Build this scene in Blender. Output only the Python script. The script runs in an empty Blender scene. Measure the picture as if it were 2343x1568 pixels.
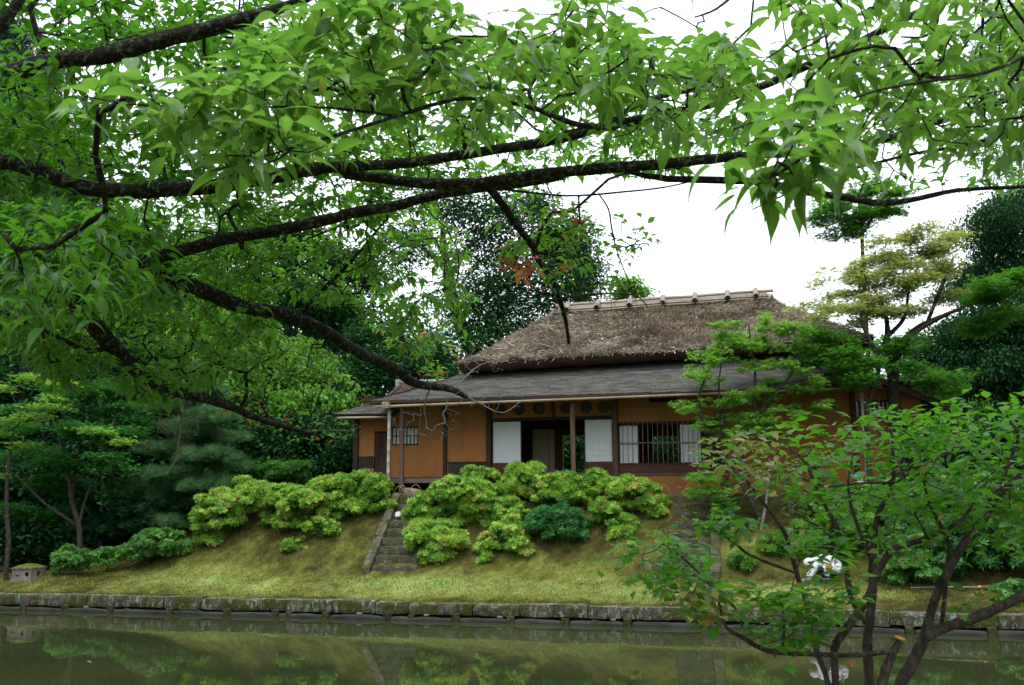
import bpy, math, random
import numpy as np
from mathutils import Vector, Matrix, noise as mnoise
rng = np.random.default_rng(11)
random.seed(5)
sc = bpy.context.scene
COL = sc.collection
R = math.radians

# ------------------------------------------------------------------ camera
F, CX, CY, HC = 2100., 1171., 784., 2.8        # lens measured on a 2342 px wide copy of the photograph
PITCH = math.atan(356 / F); ROLL = 0.005
fw = np.array([0, math.cos(PITCH), math.sin(PITCH)])
up = np.array([0, -math.sin(PITCH), math.cos(PITCH)])
rt = np.array([1., 0, 0])
CAM = np.array([0, 0, HC])
cr, sr = math.cos(ROLL), math.sin(ROLL)
cam_d = bpy.data.cameras.new('camera'); cam = bpy.data.objects.new('camera', cam_d); COL.objects.link(cam)
R_ = rt * cr - up * sr; U_ = rt * sr + up * cr
cam.matrix_world = Matrix(((R_[0], U_[0], -fw[0], 0), (R_[1], U_[1], -fw[1], 0), (R_[2], U_[2], -fw[2], HC), (0, 0, 0, 1)))
cam_d.sensor_width = 36; cam_d.lens = F / 2342 * 36
cam_d.clip_start = 0.1; cam_d.clip_end = 2000
cam_d.dof.use_dof = True; cam_d.dof.focus_distance = 16; cam_d.dof.aperture_fstop = 6.0
sc.camera = cam

# ------------------------------------------------------------------ sky, sun, exposure (overcast)
SUN_EL, SUN_AZ = R(72), R(200)
w = bpy.data.worlds.new('World'); sc.world = w; w.use_nodes = True
nt = w.node_tree; nt.nodes.clear()
sky = nt.nodes.new('ShaderNodeTexSky'); sky.sky_type = 'NISHITA'; sky.sun_disc = False
sky.sun_elevation = SUN_EL; sky.sun_rotation = SUN_AZ; sky.dust_density = 4; sky.air_density = 1.2
cloud = nt.nodes.new('ShaderNodeMixRGB'); cloud.inputs[0].default_value = 0.88
cloud.inputs[2].default_value = (10.6, 11.3, 12.0, 1)
bg = nt.nodes.new('ShaderNodeBackground'); bg.inputs[1].default_value = 0.13
ow = nt.nodes.new('ShaderNodeOutputWorld')
nt.links.new(sky.outputs[0], cloud.inputs[1]); nt.links.new(cloud.outputs[0], bg.inputs[0]); nt.links.new(bg.outputs[0], ow.inputs[0])
sd = bpy.data.lights.new('sun', 'SUN'); sd.energy = 1.5; sd.angle = R(30); sd.color = (1, .97, .92)
so = bpy.data.objects.new('sun', sd); COL.objects.link(so)
dv = Vector((math.sin(SUN_AZ) * math.cos(SUN_EL), math.cos(SUN_AZ) * math.cos(SUN_EL), math.sin(SUN_EL)))
so.rotation_euler = dv.to_track_quat('Z', 'Y').to_euler(); so.location = (0, 0, 40)
sc.view_settings.view_transform = 'Standard'; sc.view_settings.look = 'None'
sc.view_settings.exposure = 0.58; sc.view_settings.gamma = 1; sc.view_settings.use_curve_mapping = False
sc.cycles.max_bounces = 8; sc.cycles.transmission_bounces = 4; sc.cycles.diffuse_bounces = 4

# ------------------------------------------------------------------ frames
TH = R(13)
Us = np.array([math.cos(TH), -math.sin(TH), 0]); Vt = np.array([math.sin(TH), math.cos(TH), 0])
ORG = np.array([0, 21.7, 0.])                    # a point of the kerb's waterline; s runs along the kerb, t inland
def W(s, t, z=0):
    return ORG + Us * s + Vt * t + np.array([0, 0, z])
def ray(x, y):
    dx, dy = x - CX, -(y - CY)
    return (fw * F + rt * (dx * cr + dy * sr) + up * (-dx * sr + dy * cr)) / F
def at(x, y, Y):
    d = ray(x, y); return CAM + d * (Y / d[1])
def to_st(p):
    q = np.asarray(p) - ORG
    return q @ Us, q @ Vt
def sstep(a, b, x):
    u = np.clip((x - a) / (b - a), 0, 1); return u * u * (3 - 2 * u)
def nz2(x, y, seed=0):
    """cheap smooth value noise, vectorised"""
    x = np.asarray(x, float) + seed * 17.3; y = np.asarray(y, float) + seed * 5.1
    xi = np.floor(x); yi = np.floor(y); fx = x - xi; fy = y - yi
    fx = fx * fx * (3 - 2 * fx); fy = fy * fy * (3 - 2 * fy)
    def h(a, b):
        v = np.sin(a * 127.1 + b * 311.7 + seed * 3.7) * 43758.5453
        return v - np.floor(v)
    return (h(xi, yi) * (1 - fx) + h(xi + 1, yi) * fx) * (1 - fy) + (h(xi, yi + 1) * (1 - fx) + h(xi + 1, yi + 1) * fx) * fy - .5
def fbm(x, y, seed=0):
    return nz2(x, y, seed) + .5 * nz2(x * 2.1, y * 2.1, seed + 1) + .25 * nz2(x * 4.3, y * 4.3, seed + 2)
def ground(s, t):
    """height of the far bank"""
    s = np.asarray(s, float); t = np.asarray(t, float)
    m = sstep(-14.8, -8.4, s)
    lawn = .37 + .49 * np.clip((t - .30) / 2.15, 0, 1)
    full = lawn + 1.98 * (sstep(2.1, 4.9, t) * .5 + .5 * np.clip((t - 2.3) / 2.5, 0, 1))
    low = .37 + .33 * sstep(.2, 2.2, t) - .2 * sstep(3.0, 6, t)
    z = low + (full - low) * m
    z = z + .35 * sstep(4, 9, t) * (1 - m)
    right = sstep(10.6, 13.5, s)
    gentler = .37 + .39 * np.clip((t - .25) / 2.2, 0, 1) + 2.0 * sstep(3.0, 8.0, t)
    z = z * (1 - right) + gentler * right
    on = 1 - sstep(5.2, 5.6, t)
    z = z + on * (.10 * fbm(s * .7, t * .7, 3) * sstep(.3, 1.2, t) + .03 * fbm(s * 3, t * 3, 8) * sstep(.2, .8, t))
    return z
def G(s, t): return float(ground(s, t))

# ------------------------------------------------------------------ materials
MATS = {}
def newmat(name):
    m = bpy.data.materials.new(name); m.use_nodes = True; MATS[name] = m
    n = m.node_tree.nodes; n.clear(); return m, n, m.node_tree.links
def ramp(n, stops, interp='LINEAR'):
    r = n.new('ShaderNodeValToRGB'); e = r.color_ramp.elements; r.color_ramp.interpolation = interp
    while len(e) < len(stops): e.new(.5)
    for el, (p, c) in zip(e, stops):
        el.position = p; el.color = (c[0], c[1], c[2], 1)
    return r
def leaf_mat(name, stops, trans=(.2, .35, .05), tmix=.3, rough=.42, spec=.5, patch=None, veins=False):
    m, n, l = newmat(name)
    a = n.new('ShaderNodeAttribute'); a.attribute_name = 'rnd'
    r = ramp(n, stops); l.new(a.outputs['Fac'], r.inputs[0])
    colr = r.outputs[0]
    if patch:                                   # slow change of hue through the crown (sprays of new or turning leaves)
        g = n.new('ShaderNodeNewGeometry'); t = n.new('ShaderNodeTexNoise'); t.inputs['Scale'].default_value = patch[1]
        l.new(g.outputs['Position'], t.inputs['Vector'])
        rr = ramp(n, [(patch[2], (0, 0, 0)), (patch[3], (1, 1, 1))]); l.new(t.outputs['Fac'], rr.inputs[0])
        mx = n.new('ShaderNodeMixRGB'); l.new(rr.outputs[0], mx.inputs[0]); l.new(colr, mx.inputs[1])
        mx.inputs[2].default_value = (*patch[0], 1); colr = mx.outputs[0]
    bmp = None
    if veins:                                    # midrib, side veins, a few insect spots
        def mth(op, a_, b_=None, c_=None):
            q = n.new('ShaderNodeMath'); q.operation = op
            for i, v in enumerate((a_, b_, c_)):
                if v is None: continue
                if hasattr(v, 'default_value'): l.new(v, q.inputs[i])
                else: q.inputs[i].default_value = v
            return q.outputs[0]
        at_ = n.new('ShaderNodeAttribute'); at_.attribute_name = 'lf'; sx = n.new('ShaderNodeSeparateXYZ'); l.new(at_.outputs['Vector'], sx.inputs[0])
        rib = ramp(n, [(.90, (0, 0, 0)), (.97, (1, 1, 1))]); l.new(sx.outputs[0], rib.inputs[0])
        ph = mth('ADD', mth('MULTIPLY', sx.outputs[1], 62.), mth('MULTIPLY', sx.outputs[0], 11.)); vn = mth('SINE', ph); vv = ramp(n, [(.80, (0, 0, 0)), (1, (1, 1, 1))]); l.new(vn, vv.inputs[0])
        tot = mth('MULTIPLY', mth('MAXIMUM', rib.outputs[0], mth('MULTIPLY', vv.outputs[0], .35)), sx.outputs[2])
        mx = n.new('ShaderNodeMixRGB'); l.new(mth('MULTIPLY', tot, .28), mx.inputs[0]); l.new(colr, mx.inputs[1]); mx.inputs[2].default_value = (.26, .46, .08, 1); colr = mx.outputs[0]
        g = n.new('ShaderNodeNewGeometry'); t = n.new('ShaderNodeTexNoise'); t.inputs['Scale'].default_value = 55; t.inputs['Detail'].default_value = 2; l.new(g.outputs['Position'], t.inputs['Vector'])
        sp_ = ramp(n, [(.70, (0, 0, 0)), (.73, (1, 1, 1))]); l.new(t.outputs['Fac'], sp_.inputs[0]); mx = n.new('ShaderNodeMixRGB'); l.new(sp_.outputs[0], mx.inputs[0]); l.new(colr, mx.inputs[1]); mx.inputs[2].default_value = (.16, .07, .02, 1); colr = mx.outputs[0]
        t3 = n.new('ShaderNodeTexNoise'); t3.inputs['Scale'].default_value = 14; l.new(g.outputs['Position'], t3.inputs['Vector']); hv = n.new('ShaderNodeHueSaturation'); l.new(colr, hv.inputs['Color']); l.new(mth('MULTIPLY_ADD', t3.outputs['Fac'], .8, .6), hv.inputs['Value']); colr = hv.outputs[0]
        bmp = n.new('ShaderNodeBump'); bmp.inputs['Strength'].default_value = .5; bmp.inputs['Distance'].default_value = .003; l.new(mth('SUBTRACT', 1., tot), bmp.inputs['Height'])
    p = n.new('ShaderNodeBsdfPrincipled'); l.new(colr, p.inputs['Base Color'])
    if bmp: l.new(bmp.outputs[0], p.inputs['Normal'])
    p.inputs['Roughness'].default_value = rough; p.inputs['Specular IOR Level'].default_value = spec
    tr = n.new('ShaderNodeBsdfTranslucent')
    mm = n.new('ShaderNodeMixRGB'); mm.blend_type = 'MULTIPLY'; mm.inputs[0].default_value = 1
    sc_ = n.new('ShaderNodeMixRGB'); sc_.inputs[0].default_value = .5; l.new(colr, sc_.inputs[1]); sc_.inputs[2].default_value = (*trans, 1)
    mx = n.new('ShaderNodeMixShader'); mx.inputs[0].default_value = tmix
    l.new(sc_.outputs[0], tr.inputs[0]); l.new(p.outputs[0], mx.inputs[1]); l.new(tr.outputs[0], mx.inputs[2])
    o = n.new('ShaderNodeOutputMaterial'); l.new(mx.outputs[0], o.inputs[0])
    return m
def solid(name, stops, scale=6, rough=.8, bump=.2, bscale=30, stretch=(1, 1, 1), spec=.3, second=None, dist=.01, detail=6):
    """noise driven colour + bump; second=(colour, scale, lo, hi, stretch) lays stains or lichen over it"""
    m, n, l = newmat(name)
    tc = n.new('ShaderNodeTexCoord'); mp = n.new('ShaderNodeMapping'); mp.inputs['Scale'].default_value = stretch
    l.new(tc.outputs['Object'], mp.inputs[0])
    t = n.new('ShaderNodeTexNoise'); t.inputs['Scale'].default_value = scale; t.inputs['Detail'].default_value = detail; t.inputs['Roughness'].default_value = .65
    l.new(mp.outputs[0], t.inputs['Vector'])
    r = ramp(n, stops); l.new(t.outputs['Fac'], r.inputs[0]); colr = r.outputs[0]
    for sec in (second or []):
        mp2 = n.new('ShaderNodeMapping'); mp2.inputs['Scale'].default_value = sec[4] if len(sec) > 4 else (1, 1, 1)
        mp2.inputs['Location'].default_value = (3.3 * sec[1], 1.7, .4)
        l.new(tc.outputs['Object'], mp2.inputs[0])
        t2 = n.new('ShaderNodeTexNoise'); t2.inputs['Scale'].default_value = sec[1]; t2.inputs['Detail'].default_value = 5; t2.inputs['Roughness'].default_value = .7
        l.new(mp2.outputs[0], t2.inputs['Vector'])
        r2 = ramp(n, [(sec[2], (0, 0, 0)), (sec[3], (1, 1, 1))]); l.new(t2.outputs['Fac'], r2.inputs[0])
        mx = n.new('ShaderNodeMixRGB'); l.new(r2.outputs[0], mx.inputs[0]); l.new(colr, mx.inputs[1]); mx.inputs[2].default_value = (*sec[0], 1)
        colr = mx.outputs[0]
    p = n.new('ShaderNodeBsdfPrincipled'); l.new(colr, p.inputs['Base Color'])
    p.inputs['Roughness'].default_value = rough; p.inputs['Specular IOR Level'].default_value = spec
    if bump:
        tb = n.new('ShaderNodeTexNoise'); tb.inputs['Scale'].default_value = bscale; tb.inputs['Detail'].default_value = 5
        l.new(mp.outputs[0], tb.inputs['Vector'])
        b = n.new('ShaderNodeBump'); b.inputs['Strength'].default_value = bump; b.inputs['Distance'].default_value = dist
        l.new(tb.outputs['Fac'], b.inputs['Height']); l.new(b.outputs[0], p.inputs['Normal'])
    o = n.new('ShaderNodeOutputMaterial'); l.new(p.outputs[0], o.inputs[0])
    return m
def attr_mat(name, stops, rough=.8, spec=.2):
    m, n, l = newmat(name)
    a = n.new('ShaderNodeAttribute'); a.attribute_name = 'rnd'
    r = ramp(n, stops); l.new(a.outputs['Fac'], r.inputs[0])
    p = n.new('ShaderNodeBsdfPrincipled'); l.new(r.outputs[0], p.inputs['Base Color']); p.inputs['Roughness'].default_value = rough
    p.inputs['Specular IOR Level'].default_value = spec
    o = n.new('ShaderNodeOutputMaterial'); l.new(p.outputs[0], o.inputs[0]); return m

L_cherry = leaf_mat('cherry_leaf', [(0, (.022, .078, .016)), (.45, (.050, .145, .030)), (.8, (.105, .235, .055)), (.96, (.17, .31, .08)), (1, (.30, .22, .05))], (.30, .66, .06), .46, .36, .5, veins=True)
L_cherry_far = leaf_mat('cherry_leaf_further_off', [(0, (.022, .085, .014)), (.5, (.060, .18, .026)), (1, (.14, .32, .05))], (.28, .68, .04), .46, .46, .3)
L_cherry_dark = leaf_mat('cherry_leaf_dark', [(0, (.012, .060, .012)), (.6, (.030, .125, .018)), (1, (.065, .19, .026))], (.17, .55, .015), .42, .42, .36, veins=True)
L_red = leaf_mat('red_leaf', [(0, (.35, .05, .02)), (.5, (.45, .13, .04)), (1, (.40, .25, .05))], (.5, .15, .04), .4, .5, .4)
L_shrub = leaf_mat('shrub_leaf', [(0, (.020, .095, .012)), (.5, (.045, .18, .018)), (.9, (.10, .28, .025)), (1, (.22, .30, .05))], (.2, .66, .02), .46, .42, .32, veins=True)
L_turn = leaf_mat('turning_leaf', [(0, (.09, .17, .04)), (.5, (.20, .25, .06)), (.85, (.30, .24, .08)), (1, (.42, .20, .10))], (.45, .5, .1), .35, .5, .4)
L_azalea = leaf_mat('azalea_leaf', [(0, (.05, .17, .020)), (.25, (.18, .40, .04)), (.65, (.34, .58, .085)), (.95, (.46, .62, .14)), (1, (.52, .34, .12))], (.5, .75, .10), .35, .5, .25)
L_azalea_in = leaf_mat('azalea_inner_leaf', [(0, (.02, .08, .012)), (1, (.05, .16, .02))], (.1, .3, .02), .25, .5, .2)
L_azalea_low = leaf_mat('low_azalea_leaf', [(0, (.04, .16, .026)), (.6, (.11, .31, .045)), (1, (.22, .44, .075))], (.2, .55, .05), .25, .45, .4)
L_nandina = leaf_mat('blue_green_leaf', [(0, (.018, .10, .022)), (.6, (.055, .23, .050)), (1, (.14, .38, .095))], (.06, .4, .06), .25, .40, .3)
L_maple = leaf_mat('maple_leaf', [(0, (.045, .15, .022)), (.5, (.11, .29, .038)), (1, (.25, .44, .07))], (.32, .66, .05), .42, .5, .25)
L_maple_dark = leaf_mat('dark_maple_leaf', [(0, (.012, .075, .020)), (.6, (.028, .14, .028)), (1, (.08, .25, .045))], (.08, .42, .03), .35, .5, .2)
L_maple_yel = leaf_mat('yellow_maple_leaf', [(0, (.08, .22, .05)), (.5, (.18, .33, .08)), (.8, (.36, .39, .13)), (1, (.60, .38, .18))], (.6, .6, .12), .42, .55, .2)
L_dark = leaf_mat('evergreen_leaf', [(0, (.006, .034, .012)), (.6, (.015, .066, .020)), (1, (.042, .132, .034))], (.035, .19, .02), .24, .55, .15)
L_mid = leaf_mat('broad_leaf', [(0, (.018, .085, .014)), (.6, (.042, .165, .022)), (1, (.10, .27, .036))], (.17, .55, .02), .38, .48, .2)
L_light = leaf_mat('pale_leaf', [(0, (.05, .16, .022)), (.6, (.10, .27, .035)), (1, (.18, .38, .06))], (.3, .65, .04), .42, .5, .2)
L_pine = leaf_mat('pine_needle', [(0, (.030, .095, .038)), (.6, (.070, .17, .060)), (1, (.13, .25, .085))], (.12, .3, .06), .25, .6, .15)
L_conifer = leaf_mat('conifer_needle', [(0, (.008, .030, .022)), (1, (.02, .065, .034))], (.02, .08, .03), .1, .6, .2)

M_bark = solid('cherry_bark', [(.35, (.006, .005, .005)), (.5, (.014, .011, .010)), (.7, (.038, .031, .027))], 26, .9, 1, 60, (1, 1, 1), .2,
               [((.085, .135, .085), 30, .54, .60), ((.010, .012, .006), 6, .50, .62)], .03)
M_bark_th = solid('twig_bark', [(.3, (.016, .012, .010)), (.7, (.04, .03, .024))], 8, .85, 0)
M_bark_gr = solid('grey_bark', [(.3, (.020, .016, .013)), (.52, (.055, .046, .038)), (.75, (.13, .115, .098))], 30, .85, 1, 60, (1, 1, .35), .2,
                  [((.045, .065, .025), 5, .6, .70), ((.018, .014, .011), 8, .55, .65)], .03)
M_twig_dead = solid('dead_twig', [(.3, (.10, .09, .08)), (.7, (.24, .22, .20))], 8, .9, 0)
M_bark_dk = solid('dark_bark', [(.3, (.018, .016, .012)), (.7, (.06, .052, .042))], 6, .9, .5, 20)
M_moss = solid('moss_ground', [(.28, (.085, .050, .020)), (.42, (.125, .095, .026)), (.55, (.155, .155, .030)), (.75, (.145, .205, .035))], 1.1, .95, .9, 26, (1, 1, 1), .1,
               [((.22, .23, .07), .8, .56, .72, (.35, 1.6, 1)), ((.12, .085, .04), 2.6, .54, .66)], .05, 10)
def moss_kind(s, t):
    """0 brown cushion moss .. .5 olive .. 1 fresh pale grass; grows with the lie of the land"""
    lawn = np.exp(-((t - 1.35 + .5 * nz2(s * .35, 0 * s, 6)) / .70) ** 2) * sstep(-13.5, -8, s) * (1 - sstep(6.5, 9.5, s))
    v = .36 + .30 * lawn + .34 * fbm(s * .6, t * 1.2, 31) + .30 * fbm(s * 2.3, t * 2.6, 44) + .30 * fbm(s * 7, t * 9, 52)
    v = v - .22 * np.exp(-((t - .42) / .16) ** 2) - .16 * sstep(2.6, 4.2, t) * (t < 6) - .15 * sstep(6.5, 9, s)
    v = v + .16 * np.exp(-((s + 3.0) / 1.2) ** 2 - ((t - 2.0) / .35) ** 2) + .16 * np.exp(-((s - .9) / .9) ** 2 - ((t - 2.5) / .4) ** 2)
    return np.clip(v, 0, 1)
m, n, l = newmat('moss_bank')
p = n.new('ShaderNodeBsdfPrincipled'); p.inputs['Roughness'].default_value = .95; p.inputs['Specular IOR Level'].default_value = .1
a_ = n.new('ShaderNodeAttribute'); a_.attribute_name = 'rnd'; tcx = n.new('ShaderNodeTexCoord')
tn = n.new('ShaderNodeTexNoise'); tn.inputs['Scale'].default_value = 5; tn.inputs['Detail'].default_value = 12; tn.inputs['Roughness'].default_value = .85; l.new(tcx.outputs['Object'], tn.inputs['Vector'])
mt = n.new('ShaderNodeMath'); mt.operation = 'MULTIPLY_ADD'; l.new(tn.outputs['Fac'], mt.inputs[0]); mt.inputs[1].default_value = 1.15; mt.inputs[2].default_value = -.575
ad = n.new('ShaderNodeMath'); ad.operation = 'ADD'; l.new(a_.outputs['Fac'], ad.inputs[0]); l.new(mt.outputs[0], ad.inputs[1])
MOSS_STOPS = [(0, (.034, .030, .010)), (.2, (.072, .066, .016)), (.4, (.125, .132, .027)), (.62, (.205, .225, .055)), (.85, (.29, .325, .115)), (1, (.22, .35, .08))]
rr = ramp(n, MOSS_STOPS); l.new(ad.outputs[0], rr.inputs[0]); l.new(rr.outputs[0], p.inputs['Base Color'])
tb = n.new('ShaderNodeTexNoise'); tb.inputs['Scale'].default_value = 34; tb.inputs['Detail'].default_value = 6; l.new(tcx.outputs['Object'], tb.inputs['Vector'])
b = n.new('ShaderNodeBump'); b.inputs['Strength'].default_value = 1; b.inputs['Distance'].default_value = .06; l.new(tb.outputs['Fac'], b.inputs['Height']); l.new(b.outputs[0], p.inputs['Normal'])
o = n.new('ShaderNodeOutputMaterial'); l.new(p.outputs[0], o.inputs[0]); M_mossbank = m
L_moss = leaf_mat('moss_blade', MOSS_STOPS, (.3, .4, .05), .2, .8, .1)
M_kerb = solid('kerb_stone', [(.3, (.022, .019, .013)), (.45, (.065, .056, .042)), (.62, (.13, .108, .082)), (.8, (.24, .195, .145))], 5, .9, 1, 30, (1, 1, .6), .2,
               [((.21, .28, .21), 11, .53, .60, (1, 1, .35)), ((.045, .055, .010), 2.6, .46, .58)], .03)
M_stone = solid('garden_stone', [(.3, (.035, .030, .022)), (.5, (.10, .090, .070)), (.75, (.21, .19, .155))], 7, .92, 1, 34, (1, 1, 1), .2,
                [((.055, .065, .018), 4, .42, .58), ((.24, .25, .21), 11, .62, .70)], .03)
M_rock = solid('tan_rock', [(.3, (.16, .12, .075)), (.7, (.30, .235, .15))], 5, .85, .5, 20)
M_lantern = solid('lantern_stone', [(.3, (.12, .105, .085)), (.7, (.27, .245, .20))], 9, .9, .8, 40, second=[((.09, .10, .04), 5, .58, .7)])
M_mosscap = solid('moss_cap', [(.3, (.05, .065, .010)), (.7, (.12, .15, .022))], 14, .95, 1, 60)
M_log = solid('grey_log', [(.3, (.014, .014, .011)), (.7, (.050, .051, .044))], 6, .75, .5, 20, (.3, 1, 1))
M_peg = solid('mossy_peg', [(.35, (.016, .015, .010)), (.6, (.05, .058, .015)), (.8, (.13, .15, .03))], 12, .9, .8, 40)
M_plaster = solid('ochre_plaster', [(.3, (.31, .135, .046)), (.7, (.37, .165, .058))], 2.2, .95, .15, 60, (1, 1, 1), .1,
                  [((.26, .105, .037), 1.1, .52, .72), ((.21, .088, .034), 1.6, .55, .80, (1, 1, .22)), ((.38, .19, .08), 5, .62, .75)])
M_wood = solid('dark_timber', [(.3, (.022, .012, .008)), (.55, (.050, .028, .018)), (.8, (.095, .058, .040))], 5, .75, .5, 30, (1, 1, .12), .25)
M_woodh = solid('dark_timber_beam', [(.3, (.022, .012, .008)), (.55, (.045, .025, .017)), (.8, (.085, .055, .040))], 5, .75, .5, 30, (.12, 1, 1), .25)
M_redwood = solid('reddish_panel', [(.3, (.045, .013, .007)), (.55, (.085, .026, .014)), (.8, (.14, .05, .028))], 6, .6, .3, 30, (.2, 1, 2), .3)
M_post = solid('weathered_post', [(.3, (.055, .030, .022)), (.55, (.11, .065, .048)), (.8, (.17, .12, .095))], 8, .8, .5, 30, (1, 1, .1), .2)
M_greywood = solid('grey_veranda_wood', [(.3, (.07, .062, .052)), (.7, (.17, .15, .13))], 6, .85, .4, 30, (.12, 1, 1), .2)
M_paper = solid('shoji_paper', [(.3, (.60, .62, .64)), (.7, (.66, .68, .69))], 2, .95, 0)
M_papershade = solid('fusuma_paper', [(.3, (.30, .25, .17)), (.7, (.36, .30, .21))], 2, .95, 0)
M_oldpaper = solid('old_window_paper', [(.3, (.19, .20, .18)), (.7, (.28, .29, .26))], 3, .95, 0)
M_slat = solid('thin_lattice_wood', [(.3, (.05, .04, .03)), (.7, (.10, .085, .07))], 8, .85, 0)
M_bar = solid('bamboo_bar', [(.3, (.14, .115, .095)), (.7, (.27, .235, .20))], 6, .7, 0)
M_muntin = solid('shoji_muntin', [(.3, (.54, .55, .56)), (.7, (.59, .60, .61))], 6, .8, 0)
M_bamboo = solid('aged_bamboo', [(.3, (.24, .22, .17)), (.55, (.38, .355, .28)), (.8, (.48, .46, .38))], 4, .5, .1, 10, (1, 1, .3), .4)
M_gutter = solid('gutter_bamboo', [(.3, (.20, .155, .10)), (.7, (.33, .27, .19))], 4, .6, .1, 10, (.3, 1, 1), .3)
M_ridgebam = solid('ridge_bamboo', [(.3, (.24, .20, .16)), (.7, (.40, .35, .29))], 4, .7, .2, 20, (.3, 1, 1), .3)
M_barkroll = solid('ridge_bark', [(.3, (.15, .12, .095)), (.7, (.30, .255, .21))], 10, .9, .7, 30)
M_mossyridge = solid('mossy_ridge_bark', [(.3, (.030, .030, .018)), (.55, (.07, .072, .032)), (.8, (.20, .19, .13))], 9, .95, 1, 30)
M_tdark = solid('roll_end', [(.3, (.010, .008, .006)), (.7, (.03, .024, .018))], 20, .95, 0)
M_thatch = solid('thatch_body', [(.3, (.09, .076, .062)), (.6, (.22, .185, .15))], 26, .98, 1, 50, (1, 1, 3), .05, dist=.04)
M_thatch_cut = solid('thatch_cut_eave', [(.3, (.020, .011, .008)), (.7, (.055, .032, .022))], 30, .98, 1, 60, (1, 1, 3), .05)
M_straw = attr_mat('straw', [(0, (.10, .085, .070)), (.25, (.26, .22, .18)), (.55, (.47, .405, .33)), (.85, (.62, .55, .45)), (1, (.74, .67, .54))], .9, .1)
M_strawend = attr_mat('loose_straw', [(0, (.42, .34, .20)), (1, (.55, .46, .27))], .8, .2)
M_shingle = solid('weathered_shingle', [(.3, (.035, .034, .032)), (.5, (.085, .082, .076)), (.7, (.15, .145, .135)), (.85, (.22, .21, .195))], 7, .9, .8, 40, (.25, 1, 1), .1,
                  [((.13, .125, .075), 2.2, .56, .74, (.4, 1, 1)), ((.035, .035, .032), 3.5, .57, .70, (.3, 1.5, 1))], .02, 8)
M_shbrown = solid('brown_shingle', [(.3, (.05, .032, .022)), (.7, (.12, .08, .058))], 9, .9, .7, 40, (.3, 1, 1))
M_tile = solid('grey_ridge_tile', [(.3, (.16, .165, .17)), (.7, (.30, .305, .31))], 6, .6, .3, 20)
M_black = solid('deep_shade_board', [(.3, (.012, .009, .007)), (.7, (.022, .017, .013))], 5, .9, 0)  # near-black colour puts the shade of voids and recesses into the boards
M_tatami = solid('tatami', [(.3, (.13, .12, .06)), (.7, (.19, .17, .09))], 20, .9, 0)
M_earth = solid('forest_floor', [(.3, (.020, .017, .010)), (.7, (.05, .042, .024))], 3, .95, .5, 10)
M_white = solid('white_cotton', [(.3, (.50, .53, .55)), (.7, (.64, .67, .69))], 9, .9, .5, 9, (1, 1, 2.5), .1, dist=.03)
M_navy = solid('navy_trousers', [(.3, (.014, .018, .03)), (.7, (.03, .038, .055))], 5, .9, .3, 20)
M_grey_glove = solid('grey_glove', [(.3, (.25, .25, .25)), (.7, (.36, .36, .36))], 8, .9, .2, 20)
M_skin = solid('skin', [(.3, (.38, .22, .15)), (.7, (.44, .27, .19))], 8, .6, 0)
M_basket = solid('woven_coil_holder', [(.35, (.30, .06, .02)), (.5, (.40, .24, .06)), (.65, (.55, .40, .16))], 26, .7, .5, 60)
M_belt = solid('grey_belt', [(.3, (.06, .06, .05)), (.7, (.12, .12, .10))], 8, .7, 0)
M_redbag = solid('red_cloth', [(.3, (.45, .03, .02)), (.7, (.6, .05, .03))], 8, .8, 0)
M_bluecap = solid('blue_cap', [(.3, (.04, .20, .52)), (.7, (.06, .28, .62))], 8, .8, 0)
M_broom = solid('broom_twigs', [(.3, (.16, .075, .035)), (.7, (.34, .17, .08))], 30, .9, .5, 60)
M_stub = solid('cut_wood', [(.3, (.42, .20, .07)), (.7, (.55, .30, .12))], 10, .8, 0)
# pond water: murky green body under a smooth, faintly rippled surface
m, n, l = newmat('pond_water')
p = n.new('ShaderNodeBsdfPrincipled'); p.inputs['Roughness'].default_value = .018; p.inputs['IOR'].default_value = 1.33
tc = n.new('ShaderNodeTexCoord'); tn = n.new('ShaderNodeTexNoise'); tn.inputs['Scale'].default_value = .22; tn.inputs['Detail'].default_value = 3
l.new(tc.outputs['Object'], tn.inputs['Vector'])
rr = ramp(n, [(.35, (.022, .029, .011)), (.65, (.034, .041, .016))]); l.new(tn.outputs['Fac'], rr.inputs[0]); l.new(rr.outputs[0], p.inputs['Base Color'])
mp = n.new('ShaderNodeMapping'); mp.inputs['Scale'].default_value = (1.2, .45, 1); l.new(tc.outputs['Object'], mp.inputs[0])
tb = n.new('ShaderNodeTexNoise'); tb.inputs['Scale'].default_value = 3.0; tb.inputs['Detail'].default_value = 2; l.new(mp.outputs[0], tb.inputs['Vector'])
b = n.new('ShaderNodeBump'); b.inputs['Strength'].default_value = .28; b.inputs['Distance'].default_value = .004; l.new(tb.outputs['Fac'], b.inputs['Height']); l.new(b.outputs[0], p.inputs['Normal'])
o = n.new('ShaderNodeOutputMaterial'); l.new(p.outputs[0], o.inputs[0]); M_water = m

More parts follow.
